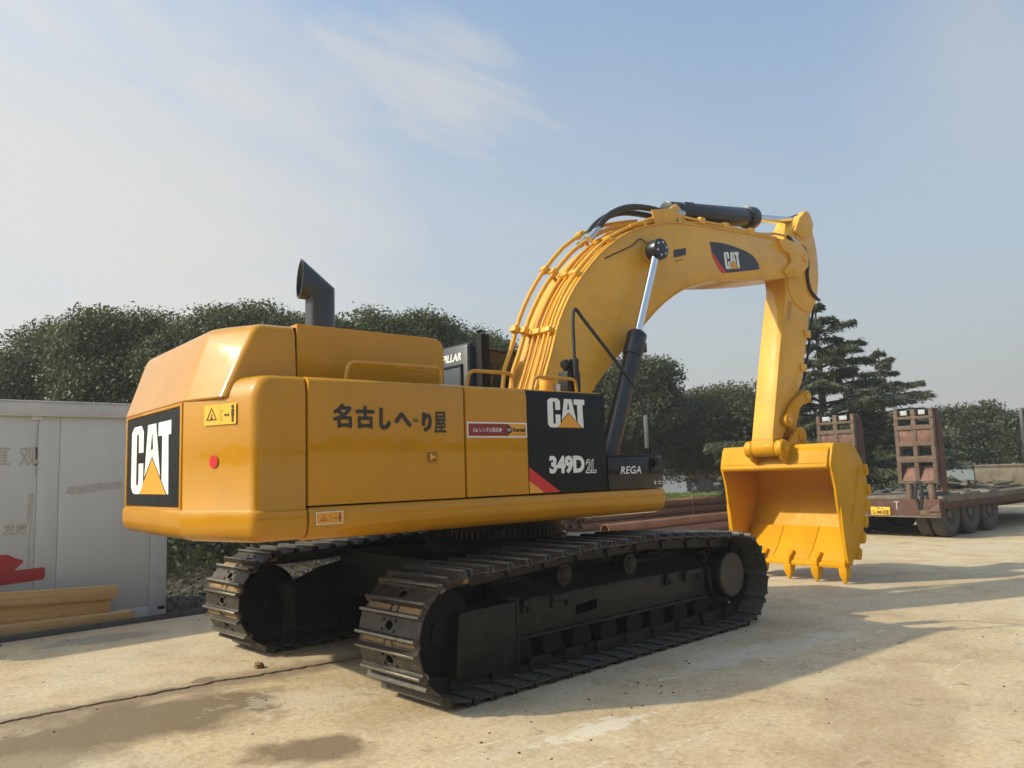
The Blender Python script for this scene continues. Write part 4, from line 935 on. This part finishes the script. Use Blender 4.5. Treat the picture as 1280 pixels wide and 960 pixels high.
# timbers, steel angle, post
def wood_mat():
    m, nt, P, N, L = new_mat('yellow_timber')
    tc = N.new('ShaderNodeTexCoord'); mp = N.new('ShaderNodeMapping'); L.new(tc.outputs['Object'], mp.inputs[0]); mp.inputs['Scale'].default_value = (.6, 14, 14)
    n = noise(N, L, 2.5, 6, .6, mp.outputs[0], .6); n2 = noise(N, L, 3, 4)
    c = mixc(N, L, ramp(N, L, n, .3, .7), (.62, .42, .18), (.46, .28, .11)); c = mixc(N, L, ramp(N, L, n2, .55, .75), c, (.3, .2, .1))
    L.new(c, P.inputs['Base Color']); P.inputs['Roughness'].default_value = .75; return m
M['wood'] = wood_mat()
def beam(name, label, cat, x0, x1, y, z0, z1, th, rot, mat, group=None):
    o = MB().box(0, x1-x0, 0, th, 0, z1-z0).build(name, M[mat], None, bevel=.006); o.location = (x0, y, z0); o.rotation_euler = (0, rot, R(1.0))
    return tag(o, label, cat, group)
TG = 'timber beams by the cabin'
beam('timber_beam', 'topmost yellow timber beam of the stack beside the cabin', 'timber', -5.0, -2.50, 4.30, .418, .578, .14, .052, 'wood', TG)
beam('timber_beam', 'middle yellow timber beam, set back under the top one', 'timber', -5.0, -2.57, 4.36, .2, .39, .14, .034, 'wood', TG)
beam('timber_beam', 'lowest and longest yellow timber beam nearest the steel bar', 'timber', -5.1, -2.33, 4.2, .045, .185, .16, .02, 'wood', TG)
b = MB().box(-4.5, 2.6, 0, .012, 0, .07).box(-4.5, 2.6, .012, .1, 0, .012)
o = b.build('steel_angle', M['angle'] if 'angle' in M else plain('dark_steel_angle', (.09, .092, .09), .5, .3, .2, 6), None, bevel=.002); o.location = (-1.9, 4.05, .002); tag(o, 'long dark steel angle bar lying along the slab edge', 'steel bar')
o = MB().box(0, .07, 0, .07, 0, 1.03).box(-.06, .13, -.06, .13, 0, .012).build('steel_post', M['dark'], None, bevel=.004); o.location = (-3.97, 3.9, .0); tag(o, 'dark steel post standing at the left picture edge before the timbers', 'post')

# ------------------------------------------------------------------ trees
def leaf_mat(name, c0, c1, c2, trans=.35):
    m, nt, P, N, L = new_mat(name)
    at = N.new('ShaderNodeAttribute'); at.attribute_name = 'tint'
    r = N.new('ShaderNodeValToRGB'); e = r.color_ramp.elements; e[0].color = (*c0, 1); e[1].color = (*c2, 1); q = e.new(.5); q.color = (*c1, 1)
    L.new(at.outputs['Fac'], r.inputs[0]); L.new(r.outputs[0], P.inputs['Base Color'])
    P.inputs['Roughness'].default_value = .5; P.inputs['Specular IOR Level'].default_value = .35
    tr = N.new('ShaderNodeBsdfTranslucent'); L.new(mixc(N, L, .5, r.outputs[0], (.2, .26, .05), 'MIX'), tr.inputs[0])
    mx = N.new('ShaderNodeMixShader'); mx.inputs[0].default_value = trans
    L.new(P.outputs[0], mx.inputs[1]); L.new(tr.outputs[0], mx.inputs[2]); L.new(mx.outputs[0], N['Material Output'].inputs[0]); return m
M['leafA'] = leaf_mat('camphor_leaves', (.034, .043, .016), (.06, .07, .028), (.115, .115, .05), .25)
M['leafB'] = leaf_mat('broad_leaves', (.028, .037, .016), (.05, .062, .027), (.095, .105, .046), .25)
M['needle'] = leaf_mat('cedar_needles', (.045, .058, .038), (.085, .098, .06), (.18, .18, .1), .25)
M['weed'] = leaf_mat('weed_leaves', (.07, .11, .02), (.14, .2, .04), (.26, .3, .08), .4)
M['litter'] = leaf_mat('leaf_litter', (.03, .024, .016), (.06, .048, .032), (.16, .13, .085), .05)  # darkened along with the soil, in place of shade from the trees
M['bark'] = plain('bark', (.09, .07, .05), .9, 0, .3, 14, .02)
M['paintedbark'] = plain('pale_bark', (.2, .18, .15), .9, 0, .25, 14, .02)
def quads(C, U, V, tint, name, mat):
    """one mesh of lozenge leaves: centre C, half axes U (long) and V"""
    n = len(C); P = np.stack([C-U, C+V*.9-U*.15, C+U, C-V*.9-U*.15], 1).reshape(-1, 3)
    me = bpy.data.meshes.new(name); me.vertices.add(4*n); me.vertices.foreach_set('co', P.astype(np.float32).ravel())
    me.loops.add(4*n); me.loops.foreach_set('vertex_index', np.arange(4*n, dtype=np.int32))
    me.polygons.add(n); me.polygons.foreach_set('loop_start', np.arange(n, dtype=np.int32)*4); me.polygons.foreach_set('loop_total', np.full(n, 4, np.int32))
    a = me.attributes.new('tint', 'FLOAT', 'POINT'); a.data.foreach_set('value', np.repeat(tint, 4).astype(np.float32))
    me.update(); me.validate(); me.materials.append(mat); return me
def unit(a): return a/np.maximum(1e-9, np.linalg.norm(a, axis=1, keepdims=True))
def crown_mesh(seed, lobes, ncl, per, size, mat, name='crown', spread=.26):
    g = np.random.default_rng(seed); lob = np.array(lobes, float); wts = (lob[:, 3]*lob[:, 4]*lob[:, 5])**(2/3); wts /= wts.sum()
    k = g.choice(len(lob), ncl, p=wts); d = unit(g.normal(size=(ncl, 3))); d[:, 2] = np.where(d[:, 2] < -.55, -d[:, 2], d[:, 2])
    rad = np.where(g.random(ncl) < .78, g.uniform(.84, 1.06, ncl), g.uniform(.3, .84, ncl))
    cc = lob[k, :3]+d*lob[k, 3:6]*rad[:, None]
    cl_t = np.clip(g.normal(.42, .2, ncl)+.12*d[:, 2], 0, 1)
    n = ncl*per; ci = np.repeat(np.arange(ncl), per)
    off = np.clip(g.normal(size=(n, 3)), -1.6, 1.6)*spread*np.array([1, 1, .75]); C = cc[ci]+off
    nor = unit(d[ci]*.7+g.normal(size=(n, 3))*.75+np.array([0, 0, .45]))
    u = unit(np.cross(nor, g.normal(size=(n, 3)))); u[:, 2] -= .25; u = unit(u); v = np.cross(nor, u)
    s = size*g.uniform(.6, 1.25, n)[:, None]
    return quads(C, u*s, v*s*.5, np.clip(cl_t[ci]+g.normal(0, .1, n), 0, 1), name, mat)
def trunk_mesh(seed, h, r, lobes):
    g = random.Random(seed); mb = MB()
    p = [(0, 0, -.15), (.03, .02, h*.35), (-.04, .05, h*.7), (.02, 0, h)]
    mb.tube(catmull(p, 4), r, 10, [r*(1.25-.75*i/12) for i in range(13)])
    for l in lobes[:7]:
        z0 = h*g.uniform(.35, .8); e = Vector(l[:3]); a = Vector((0, 0, z0))
        mb.tube(catmull([a, a.lerp(e, .45)+Vector((0, 0, .12)), e], 4), r*.4, 7, [r*.5*(1-.085*i) for i in range(9)])
    return mb.mesh('trunk')
def lobes_for(seed, rx, z0, z1, n):
    g = np.random.default_rng(seed); out = [(0, 0, (z0+z1)/2, rx*.7, rx*.7, (z1-z0)*.43)]
    for i in range(n):
        a = g.uniform(0, 2*math.pi); t = g.uniform(.05, .95); rr = rx*g.uniform(.45, .85)*(1-.45*max(0, t-.5)*2)
        q = g.uniform(.2, .46)*rx; out.append((rr*math.cos(a), rr*math.sin(a), z0+q*.6+(z1-z0-q*1.35)*t, q, q, q*.8))
    return out
def tree(name, label, loc, meshes, mat_tr, rz=0, sc=1, sz=None, group=None):
    t = thing(name, label, 'tree', loc, rz, group); t.scale = (sc, sc, sz or sc)
    put('trunk', meshes[1], mat_tr, t); put('crown', meshes[0], None, t); return t
VAR = []
for sd_ in (1, 2, 3):
    lb = lobes_for(sd_, 2.1, .9, 5.9, 26)
    VAR.append((crown_mesh(sd_, lb, 2300, 44, .05, M['leafA'], spread=.17), trunk_mesh(sd_, 3.6, .15, lb)))
lbm = lobes_for(9, 1.75, 1.15, 4.75, 22); MID = (crown_mesh(9, lbm, 1700, 44, .056, M['leafB'], spread=.17), trunk_mesh(9, 2.6, .12, lbm))
lbn = lobes_for(14, 2.6, .9, 5.0, 24); T8 = (crown_mesh(14, lbn, 2000, 40, .066, M['leafA'], spread=.25), trunk_mesh(14, 2.8, .14, lbn))
lbr = lobes_for(21, 2.3, 1.25, 4.4, 22); TR = (crown_mesh(21, lbr, 1300, 34, .085, M['leafB'], spread=.24), trunk_mesh(21, 2.4, .14, lbr))
GT = 'evergreen trees in the row behind the cabin'
row = [(-1.6, 18.6, 0, .93, 'shorter evergreen tree at the far left picture edge behind the cabin'),
       (-.5, 16.6, 2, 1.06, 'evergreen tree with a high crown second from the left picture edge'),
       (.4, 15.2, 1, 1.09, 'dense evergreen tree left of the counterweight, above the cabin roof'),
       (1.4, 13.9, 2, 1.06, 'evergreen tree above the rear slope of the counterweight'),
       (2.4, 13.1, 1, 1.05, 'evergreen tree just left of the exhaust stack'),
       (3.3, 12.4, 0, 1.08, 'evergreen tree directly behind the exhaust stack'),
       (4.3, 11.9, 2, 1.04, 'evergreen tree behind the engine hood, right of the exhaust stack'),
       (5.3, 11.4, 1, 1.05, 'evergreen tree above the front half of the engine hood'),
       (6.5, 11.2, 0, 1.09, 'evergreen tree behind the dark operator cab'),
       (7.7, 11.0, 2, 1.09, 'evergreen tree right of the cab, behind the boom pipes'),
       (9.1, 10.8, 1, 1.05, 'evergreen tree at the right end of the row, behind the boom base')]
for i, (x, y, v, s_, lab) in enumerate(row):
    tree('evergreen_tree', lab, (x, y, -.12), VAR[v], M['bark'], 1.1*i, s_, group=GT)
tree('broadleaf_tree', 'dark round leafy tree seen between boom cylinder and bucket, forked trunk', (16.9, 11.75, -.12), MID, M['bark'], .4, 1.27)
tree('broadleaf_tree', 'wide leafy tree behind the stick, just above the left of the bucket', (20.9, 10.1, -.12), T8, M['bark'], .9, 1.0)
tree('broadleaf_tree', 'round leafy tree above the low-bed trailer at the right', (34.6, 5.6, -.12), TR, M['bark'], .3, .98)
tree('broadleaf_tree', 'leafy tree behind the raised ramps, left of the round tree', (31.0, 8.6, -.12), TR, M['bark'], 2.3, .8)

def cedar_mesh(seed, H, Rm, nb):
    g = np.random.default_rng(seed); tr = MB(); C = []; U = []; V = []; T = []
    tr.tube([(0, 0, -.15), (.02, 0, H*.5), (0, .03, H*.98)], .16, 10, [.2, .12, .02])
    tiers = 15
    for i in range(nb):
        ti = i*tiers//nb; t = min(.985, max(.01, (ti+.4+g.uniform(-.24, .24))/tiers)); z = .35+(H-.5)*t; Lb = Rm*(1-t)**.85*g.uniform(.5, 1.25)+.12; a = i*2.4+g.uniform(-.5, .5)
        up_ = g.uniform(.1, .42)+.15*t; da = np.array([math.cos(a), math.sin(a), 0])
        K = 7; pts = [np.array([0, 0, z])+da*Lb*q+np.array([0, 0, Lb*(up_*q-.26*q*q)]) for q in np.linspace(0, 1, K)]
        tr.tube([tuple(p) for p in pts], .03, 5, [.045*(1-.12*q) for q in range(K)])
        n = int(470*Lb+50); q = np.sqrt(g.uniform(.03, 1, n)); idx = q*(K-1); j = np.minimum(idx.astype(int), K-2); f = (idx-j)[:, None]; PP = np.array(pts)
        c = PP[j]*(1-f)+PP[j+1]*f
        side = np.array([-da[1], da[0], 0]); w = (g.uniform(-1, 1, n)*Lb*.36*(1-.55*q))[:, None]
        c = c+side*w+np.array([0, 0, 1.])*(-np.abs(w)*.34+g.normal(0, .045, n)[:, None]-.03)
        dr = unit(da*.7+side*np.sign(w)*.7+g.normal(size=(n, 3))*.35+np.array([0, 0, -.3])); nn = unit(np.array([0, 0, 1])+g.normal(size=(n, 3))*.5); v = unit(np.cross(nn, dr))
        s = g.uniform(.05, .12, n)[:, None]; C.append(c); U.append(dr*s); V.append(v*s*.26); T.append(np.clip(g.normal(.42, .16, n)+.1*math.sin(i*1.7), 0, 1))
    return quads(np.vstack(C), np.vstack(U), np.vstack(V), np.concatenate(T), 'crown', M['needle']), tr.mesh('trunk')
CD = cedar_mesh(4, 7.1, 4.1, 86); CD2 = cedar_mesh(8, 6.3, 3.1, 70)
tree('cedar_tree', 'tall tiered cedar directly behind the bucket and stick', (18.5, 5.0, -.12), CD, M['bark'], .5)
tree('cedar_tree', 'smaller tiered cedar between the two raised trailer ramps', (25.4, 5.9, -.12), CD2, M['bark'], 1.5)
tree('cedar_tree', 'low cedar filling the gap left of the tall cedar', (23.5, 8.6, -.12), CD2, M['bark'], 3.0, .8)

# far tree belt: one mass, continued unseen behind the camera to block low sky
def belt():
    g = np.random.default_rng(77); n = 46000
    th = g.uniform(0, 2*math.pi, n); k = g.uniform(0, 1, n)
    # an uneven loop of bushes and trees well outside the yard
    rr = 46+6*np.sin(th*5)+g.normal(0, 2.2, n); cx, cy = 14, -2
    hgt = 3.4+.9*np.sin(th*23)+.7*np.sin(th*41+1)
    z = -.1+hgt*np.sqrt(k)
    C = np.stack([cx+rr*np.cos(th), cy+rr*np.sin(th), z], 1)
    nor = unit(g.normal(size=(n, 3))+np.array([0, 0, .4])); u = unit(np.cross(nor, g.normal(size=(n, 3)))); v = np.cross(nor, u)
    s = g.uniform(.22, .46, n)[:, None]
    tag(put('tree_belt', quads(C, u*s, v*s*.7, np.clip(g.normal(.4, .18, n), 0, 1), 'tree_belt', M['leafB']), None), 'far belt of trees and bushes, its unseen ring behind the camera added', 'trees', kind='stuff')
belt()
# low green weeds behind the pipes, and litter under the trees
def scatter(name, label, cat, mat, x0, x1, y0, y1, n, size, zf, seed, zbase=-.11, flat=.4):
    g = np.random.default_rng(seed); C = np.stack([g.uniform(x0, x1, n), g.uniform(y0, y1, n), zbase+g.random(n)**1.5*zf], 1)
    nor = unit(g.normal(size=(n, 3))*flat+np.array([0, 0, 1])); u = unit(np.cross(nor, g.normal(size=(n, 3)))); v = np.cross(nor, u); s = size*g.uniform(.5, 1.3, n)[:, None]
    tag(put(name, quads(C, u*s, v*s*.55, np.clip(g.normal(.5, .22, n), 0, 1), name, mat), None), label, cat, kind='stuff')
scatter('weeds', 'bright green weeds growing behind the pipe stack', 'weeds', M['weed'], 25.5, 30, 13.6, 18.5, 6000, .12, .5, 5)
scatter('leaf_litter', 'dry leaf litter and debris on the soil beside the cabin', 'litter', M['litter'], -1.6, 7, 5.0, 13, 9000, .05, .05, 6)
scatter('undergrowth', 'dark undergrowth below the row of evergreen trees', 'undergrowth', M['leafB'], -4, 11.5, 9.5, 19, 22000, .09, 1.3, 8, flat=.9)

# ------------------------------------------------------------------ low-bed trailer with raised ramps
M['trailer'] = paint('rusty_trailer_paint', (.105, .047, .038), .7, .85, (.14, .108, .083), 0, .3, (.56, (.09, .065, .05)))
M['ramp'] = paint('worn_ramp_paint', (.135, .092, .07), .75, .85, (.19, .15, .115), 0, .35, (.52, (.1, .07, .055)))
M['rampred'] = plain('red_ramp_plate', (.17, .085, .065), .75, 0, .45, 9)
M['tyre'] = plain('dusty_tyre', (.075, .066, .055), .85, 0, .25, 10, .01)
M['rim'] = plain('dusty_rim', (.13, .11, .09), .7, .1, .3, 8)
M['wallwhite'] = plain('pale_grey_wall', (.42, .43, .45), .8, 0, .08, 1)
M['plate'] = plain('yellow_number_plate', (.7, .42, .02), .45, 0, .05)
M['deckdust'] = plain('dusty_deck', (.16, .135, .1), .9, 0, .35, 4, .01)
TRL = thing('low_bed_trailer', 'rusty red low-bed trailer with a yellow number plate at its rear', 'trailer', (12.75, 1.15, 0), -.07)
def tr(mb, name, mat, bevel=.008, parent=None): return mb.build(name, M[mat], parent or TRL, bevel=bevel)
tr(MB().box(0, .14, -1.35, 1.35, .47, .86), 'rear_beam', 'trailer')
tr(MB().box(-.02, .0, -1.36, -.92, .5, .62).prism([(-1.36, .6), (-1.1, .6), (-1.36, .8)], 'yz', -.06, 0), 'corner_guard', 'ramp')
tr(MB().box(-.012, 0, -1.36, 1.35, .462, .49), 'beam_ledge', 'deckdust', .003)
dk = MB().box(.14, 5.2, -1.36, 1.36, .8, .92).prism([(5.2, .8), (5.2, .92), (9.5, .96), (9.5, .6)], 'xz', -1.45, 1.45)
tr(dk, 'deck', 'deckdust')
for y in (-1.34, 1.34): tr(MB().box(.14, 9.4, y-.03, y+.03, .64, .8), 'side_rail', 'trailer')
for y in (-.5, .5): tr(MB().box(.14, 9.5, y-.08, y+.08, .45, .8), 'chassis_beam', 'trailer')
for x0 in (.35, 1.45, 2.55): tr(MB().prism([(x0-.1, .78), (x0+.15, .97), (x0+.65, .97), (x0+.9, .78)], 'xz', -1.37, -.9), 'mudguard', 'deckdust')
def wheel_meshes():
    n = 28; prof = [(.26, -.12), (.3, -.135), (.44, -.14), (.49, -.115), (.5, -.09), (.5, .09), (.49, .115), (.44, .14), (.3, .135), (.26, .12)]
    ty = MB(); ty.rings([[(r*math.cos(a), y, r*math.sin(a)) for a in [2*math.pi*i/n for i in range(n)]] for r, y in prof], cap=False)
    rm = MB(); rm.rings([[(r*math.cos(a), y, r*math.sin(a)) for a in [2*math.pi*i/n for i in range(n)]] for r, y in [(.29, -.132), (.262, -.128), (.245, -.06), (.2, .0), (.12, -.01), (.1, -.1), (.06, -.11), (.005, -.112)]], cap=False)
    for k in range(8): rm.cyl((.16*math.cos(k*.785), -.02, .16*math.sin(k*.785)), (.16*math.cos(k*.785), -.06, .16*math.sin(k*.785)), .02, None, 6)
    return ty.mesh('tyre'), rm.mesh('rim')
TYM, RIM = wheel_meshes()
def wheel(parent, loc, flip=False, s_=1):
    t = put('tyre', TYM, M['tyre'], parent, loc=loc); q = put('rim', RIM, M['rim'], t); 
    t.scale = (s_,)*3
    if flip: t.rotation_euler.z = math.pi
    return t
for x in (.75, 1.85, 2.95):
    for y, fl in ((-1.12, False), (-.8, False), (1.12, True), (.8, True)): wheel(TRL, (x, y, .5), fl)
    tr(MB().cyl((x, -1, .5), (x, 1, .5), .08, None, 12), 'axle', 'tyre')
def ramp_part(y0, y1):
    x = .04; w_ = y1-y0; lean = .03
    q = tr(MB().box(x, x+.12, y0, y0+.09, 1.2, 2.84).box(x, x+.12, (y0+y1)/2-.05, (y0+y1)/2+.05, 1.2, 2.84).box(x, x+.12, y1-.09, y1, 1.2, 2.84), 'loading_ramp', 'ramp', .01)
    for z0, z1 in ((1.2, 1.24), (1.66, 1.8), (2.02, 2.12), (2.38, 2.48), (2.62, 2.68)):
        tr(MB().box(x-.012, x+.13, y0+.004, y1-.004, z0, z1), 'cross_bar', 'ramp', .008, q)
    m_ = (y0+y1)/2
    for a, b_ in ((y0+.09, m_-.05), (m_+.05, y1-.09)):
        tr(MB().box(x+.02, x+.05, a+.002, b_-.002, 2.12, 2.38), 'ramp_plate', 'rampred', .004, q)
        tr(MB().prism([(x+.0, 1.25), (x+.03, 1.25), (x+.2, 1.58), (x+.17, 1.58)], 'xz', a+.002, b_-.002), 'ramp_plate', 'rampred', .003, q)
        tr(MB().box(x-.01, x+.0, a+.07, b_-.08, 2.71, 2.81), 'reflector', 'wallwhite', .002, q)
    tr(MB().prism([(x+.12, 1.0), (x+.4, 1.0), (x+.36, 2.6), (x+.2, 2.84), (x+.12, 2.84)], 'xz', y0-.03, y0+.02), 'ramp_side_beam', 'trailer', .01, q)
    tr(MB().prism([(x+.12, 1.2), (x+.22, 1.2), (x+.2, 2.84), (x+.12, 2.84)], 'xz', y1-.03, y1), 'ramp_side_beam', 'trailer', .01, q)
    for yy in (y0+.18, y1-.2): tr(MB().cyl((x+.1, yy, .62), (x+.08, yy, 1.24), .08, .08, 14), 'ramp_strut', 'ramp', .006, q)
    tr(MB().tube(catmull([(x, m_+.02, 1.24), (x-.05, m_+.06, .95), (x-.04, m_, .7), (x+.05, m_+.1, .6)], 4), .035, 8).tube(catmull([(x, m_-.05, 1.24), (x-.03, m_-.07, .9), (x-.02, m_-.02, .55)], 4), .04, 8), 'hydraulic_hose', 'hose', 0, q)
ramp_part(-1.34, -.48); ramp_part(.45, 1.4)
tr(MB().box(-.02, -.008, -.27, .17, .5, .68), 'number_plate', 'plate', .003)
decal('plate_lettering', fit(text2d('51M3挂', .02), 0, .38, 0, .105), M['ink'], TRL, (-.0225, .135, .515), (0, -1, 0), (0, 0, 1))
decal('plate_lettering', fit(text2d('苏 A', .01), 0, .16, 0, .04), M['ink'], TRL, (-.0225, .03, .632), (0, -1, 0), (0, 0, 1))
for y in (-.36, .32): decal('painted_mark', join2d(poly((0, .165), (.12, .175), (.12, .19), (0, .185)), poly((.05, 0), (.068, .01), (.07, .17), (.048, .17))), M['wallwhite'], TRL, (-.004, y, .62), (0, -1, 0), (0, 0, 1))
tr(MB().box(6.3, 6.4, -1.3, .3, .95, 1.5).box(6.3, 7.6, -1.3, .3, 1.42, 1.52).box(6.3, 7.6, -1.3, -1.2, .95, 1.42), 'gooseneck_box', 'deckdust')
# debris on the deck
o = MB()
rr = random.Random(4)
for k in range(16): o.tube([(rr.uniform(3.2, 6.5), rr.uniform(-1.1, .6), .94+rr.uniform(0, .1)), (rr.uniform(3.2, 7.5), rr.uniform(-1.1, .6), .96+rr.uniform(0, .2))], rr.uniform(.02, .05), 6)
o = o.build('deck_debris', M['deckdust']); o.location = TRL.location; o.rotation_euler = TRL.rotation_euler; tag(o, 'brown heap of sticks and scrap lying on the trailer deck', 'debris', kind='stuff')
o = thing('machine_mast', 'dark upright frame with panes cut by the right picture edge', 'frame', (18.3, -.45, .9), -.07)
MB().box(0, .12, -.05, .05, 0, 2.1).box(0, .12, -.95, -.85, 0, 2.1).box(0, .12, -.85, -.05, 2.0, 2.1).box(0, .12, -.85, -.05, 1.1, 1.16).build('frame', M['slate'], o, bevel=.01)
for z0, z1 in ((1.17, 1.99), (.1, 1.09)): MB().box(.05, .06, -.84, -.06, z0, z1).build('pane', M['glass'], o)

# ------------------------------------------------------------------ rusty pipes behind the tracks
M['pipe'] = paint('rusty_pipe', (.27, .12, .065), .55, .45, (.3, .18, .11), 0, .25)
def pipe(x0, x1, y, z, r, label, group):
    n = 18; rg = [[(x, rr_*math.cos(a), rr_*math.sin(a)) for a in [2*math.pi*i/n for i in range(n)]] for x, rr_ in ((.25, r*.86), (0, r*.86), (0, r), (x1-x0, r), (x1-x0, r*.86), (x1-x0-.25, r*.86))]
    o = MB().rings(rg, cap=False).build('steel_pipe', M['pipe']); o.location = (x0, y, z); return tag(o, label, 'pipe', group)
G1 = 'rusty pipes stacked behind the tracks'; rr = random.Random(9)
for k, z in enumerate((0, .23, .46)):
    for j in range(3):
        pipe(10.75+rr.uniform(-.1, .25), 19.2+rr.uniform(-.3, .3), 8.55+.25*j+.02*k, .115+z, .112, f"{('bottom', 'middle', 'top')[k]}-row rusty pipe of the banded stack, {('nearest the tracks', 'second from the tracks', 'farthest from the tracks')[j]}", G1)
for x in (11.3, 13.7, 16.1, 18.2):
    o = MB()
    pth = [(x, 8.42, .0), (x+.02, 8.42, .68), (x+.03, 9.2, .68), (x+.03, 9.2, 0)]
    o.tube(pth, .022, 6); tag(o.build('pipe_band', M['pipe']), {11.3: 'first band round the pipe stack, near its left end', 13.7: 'second band round the pipe stack, right of the first', 16.1: 'third band round the pipe stack, nearer the bucket', 18.2: 'last band round the pipe stack, behind the bucket'}[x], 'band', 'bands round the pipe stack')
for j, (py_, pz_) in enumerate(((5.3, .13), (5.56, .13), (5.43, .35))): pipe(7.4+.4*j, 17.5, py_, pz_, .125, ('pale brown low pipe on the ground nearest the tracks', 'pale brown low pipe on the ground against the banded stack', 'pale brown pipe resting on top of the two low pipes')[j], 'low pipes before the stack')
for j, (y, z) in enumerate(((12.2, .0), (12.5, .0), (12.35, .24))): pipe(19.2, 22.0, y+2.3, z+.1, .15, ('short dark pipe at the front of the small pile under the leafy tree', 'short dark pipe at the back of the small pile under the leafy tree', 'short dark pipe on top of the small pile under the leafy tree')[j], 'short pipes under the tree')
# ------------------------------------------------------------------ far things
M['wallwhite'] = plain('pale_grey_wall', (.42, .43, .45), .8, 0, .08, 1)
o = thing('white_hut', 'pale grey hut wall behind the round dark tree', 'hut', (30.6, 19.9, -.12), -.85)
MB().box(-1.1, 1.1, 0, 1.6, 0, 1.98).build('wall', M['wallwhite'], o); MB().box(-1.15, 1.15, -.05, 1.65, 1.98, 2.05).build('roof', M['cabintrim'], o)
M['farred'] = plain('red_truck_bed', (.3, .04, .04), .6, 0, .15, 3)
o = thing('flatbed_truck', 'far flatbed truck with red bed and two pale stakes', 'truck', (41.5, 24.6, -.12), -.75)
MB().box(-4.2, 3.0, 0, 2.3, 1.02, 1.24).build('bed', M['farred'], o); MB().box(-4.0, 2.8, .5, 1.8, .7, 1.02).build('chassis', M['dark'], o)
for x in (-1.35, -.05): wheel(o, (x, .15, .52), False, 1.04)
for x in (-.95, -.35): MB().box(x-.09, x+.09, .1, .2, 1.24, 2.2).build('stake', M['wallwhite'], o)
o = thing('far_building', 'small far building with dark roof beside the right raised ramp', 'building', (59.5, 14.2, -.12), -.9)
MB().box(-2.2, 2.2, 0, 5, 0, 4.1).build('wall', M['wallwhite'], o); MB().box(-2.4, 2.4, -.2, 5.2, 4.1, 5.2).build('roof', M['slate'], o)
for x in (-1.5, -.2, 1.1): MB().box(x, x+.7, -.02, .02, 3.1, 3.8).build('window', M['glass'], o)
M['bluewall'] = plain('blue_grey_sheet_wall', (.3, .36, .38), .6, 0, .08, 1)
o = thing('sheet_wall', 'blue-grey sheet metal wall under the round leafy tree', 'wall', (44.3, 8.2, -.12), -.9)
for k in range(9): MB().box(-2.2+k*.5, -1.71+k*.5, 0, .06, 0, 1.75).build('sheet', M['bluewall'], o)
# poles and wires far left and centre
# ------------------------------------------------------------------ small debris on the slab
def clod(loc, r, seed):
    g = random.Random(seed); bm = bmesh.new(); bmesh.ops.create_icosphere(bm, subdivisions=2, radius=r)
    for v in bm.verts: v.co *= g.uniform(.72, 1.15); v.co.z = max(v.co.z*.75, -r*.35)
    me = bpy.data.meshes.new('clod'); bm.to_mesh(me); bm.free(); o = put('clod', me, M['mud']); o.location = (loc[0], loc[1], r*.33); return o
tag(clod((-2.43, .62), .05, 1), 'brown clod of earth on the slab beside the far track', 'clod')
def pebbles():
    g = np.random.default_rng(3); mb = MB(); n = 420
    for i in range(n):
        if i < 260: x, y = g.uniform(-5, 3), g.uniform(-5, 3.8)
        elif i < 285: x, y = g.normal(-1.0, .5), g.normal(-2.35, .25)
        else: x, y = g.uniform(-5, 4), g.uniform(-5.5, 0.5)
        r = .004+.011*g.random()**3; h = r*.8
        a0 = g.uniform(0, 6); v = [(x+r*g.uniform(.7, 1.3)*math.cos(a0+k*1.257), y+r*g.uniform(.7, 1.3)*math.sin(a0+k*1.257), .0005) for k in range(5)]+[(x, y, h)]
        mb.add(v, [(k, (k+1) % 5, 5) for k in range(5)])
    tag(mb.build('pebbles', M['soil'], smooth=False), 'tiny stones and crumbs scattered on the concrete', 'pebbles', kind='stuff')
pebbles()

# ------------------------------------------------------------------ haze
def haze():
    o = MB().box(-405, 405, -405, 405, -1.2, 11.5).build('haze', None, smooth=False)
    m = bpy.data.materials.new('thin_haze'); m.use_nodes = True; nt = m.node_tree; nt.nodes.clear()
    out = nt.nodes.new('ShaderNodeOutputMaterial'); v = nt.nodes.new('ShaderNodeVolumePrincipled')
    v.inputs['Color'].default_value = (.93, .94, .96, 1); v.inputs['Density'].default_value = .0017; v.inputs['Anisotropy'].default_value = .2
    nt.links.new(v.outputs[0], out.inputs['Volume']); o.data.materials.append(m)
    tag(o, 'thin pale haze in the air over the yard', 'haze', kind='stuff')
haze()
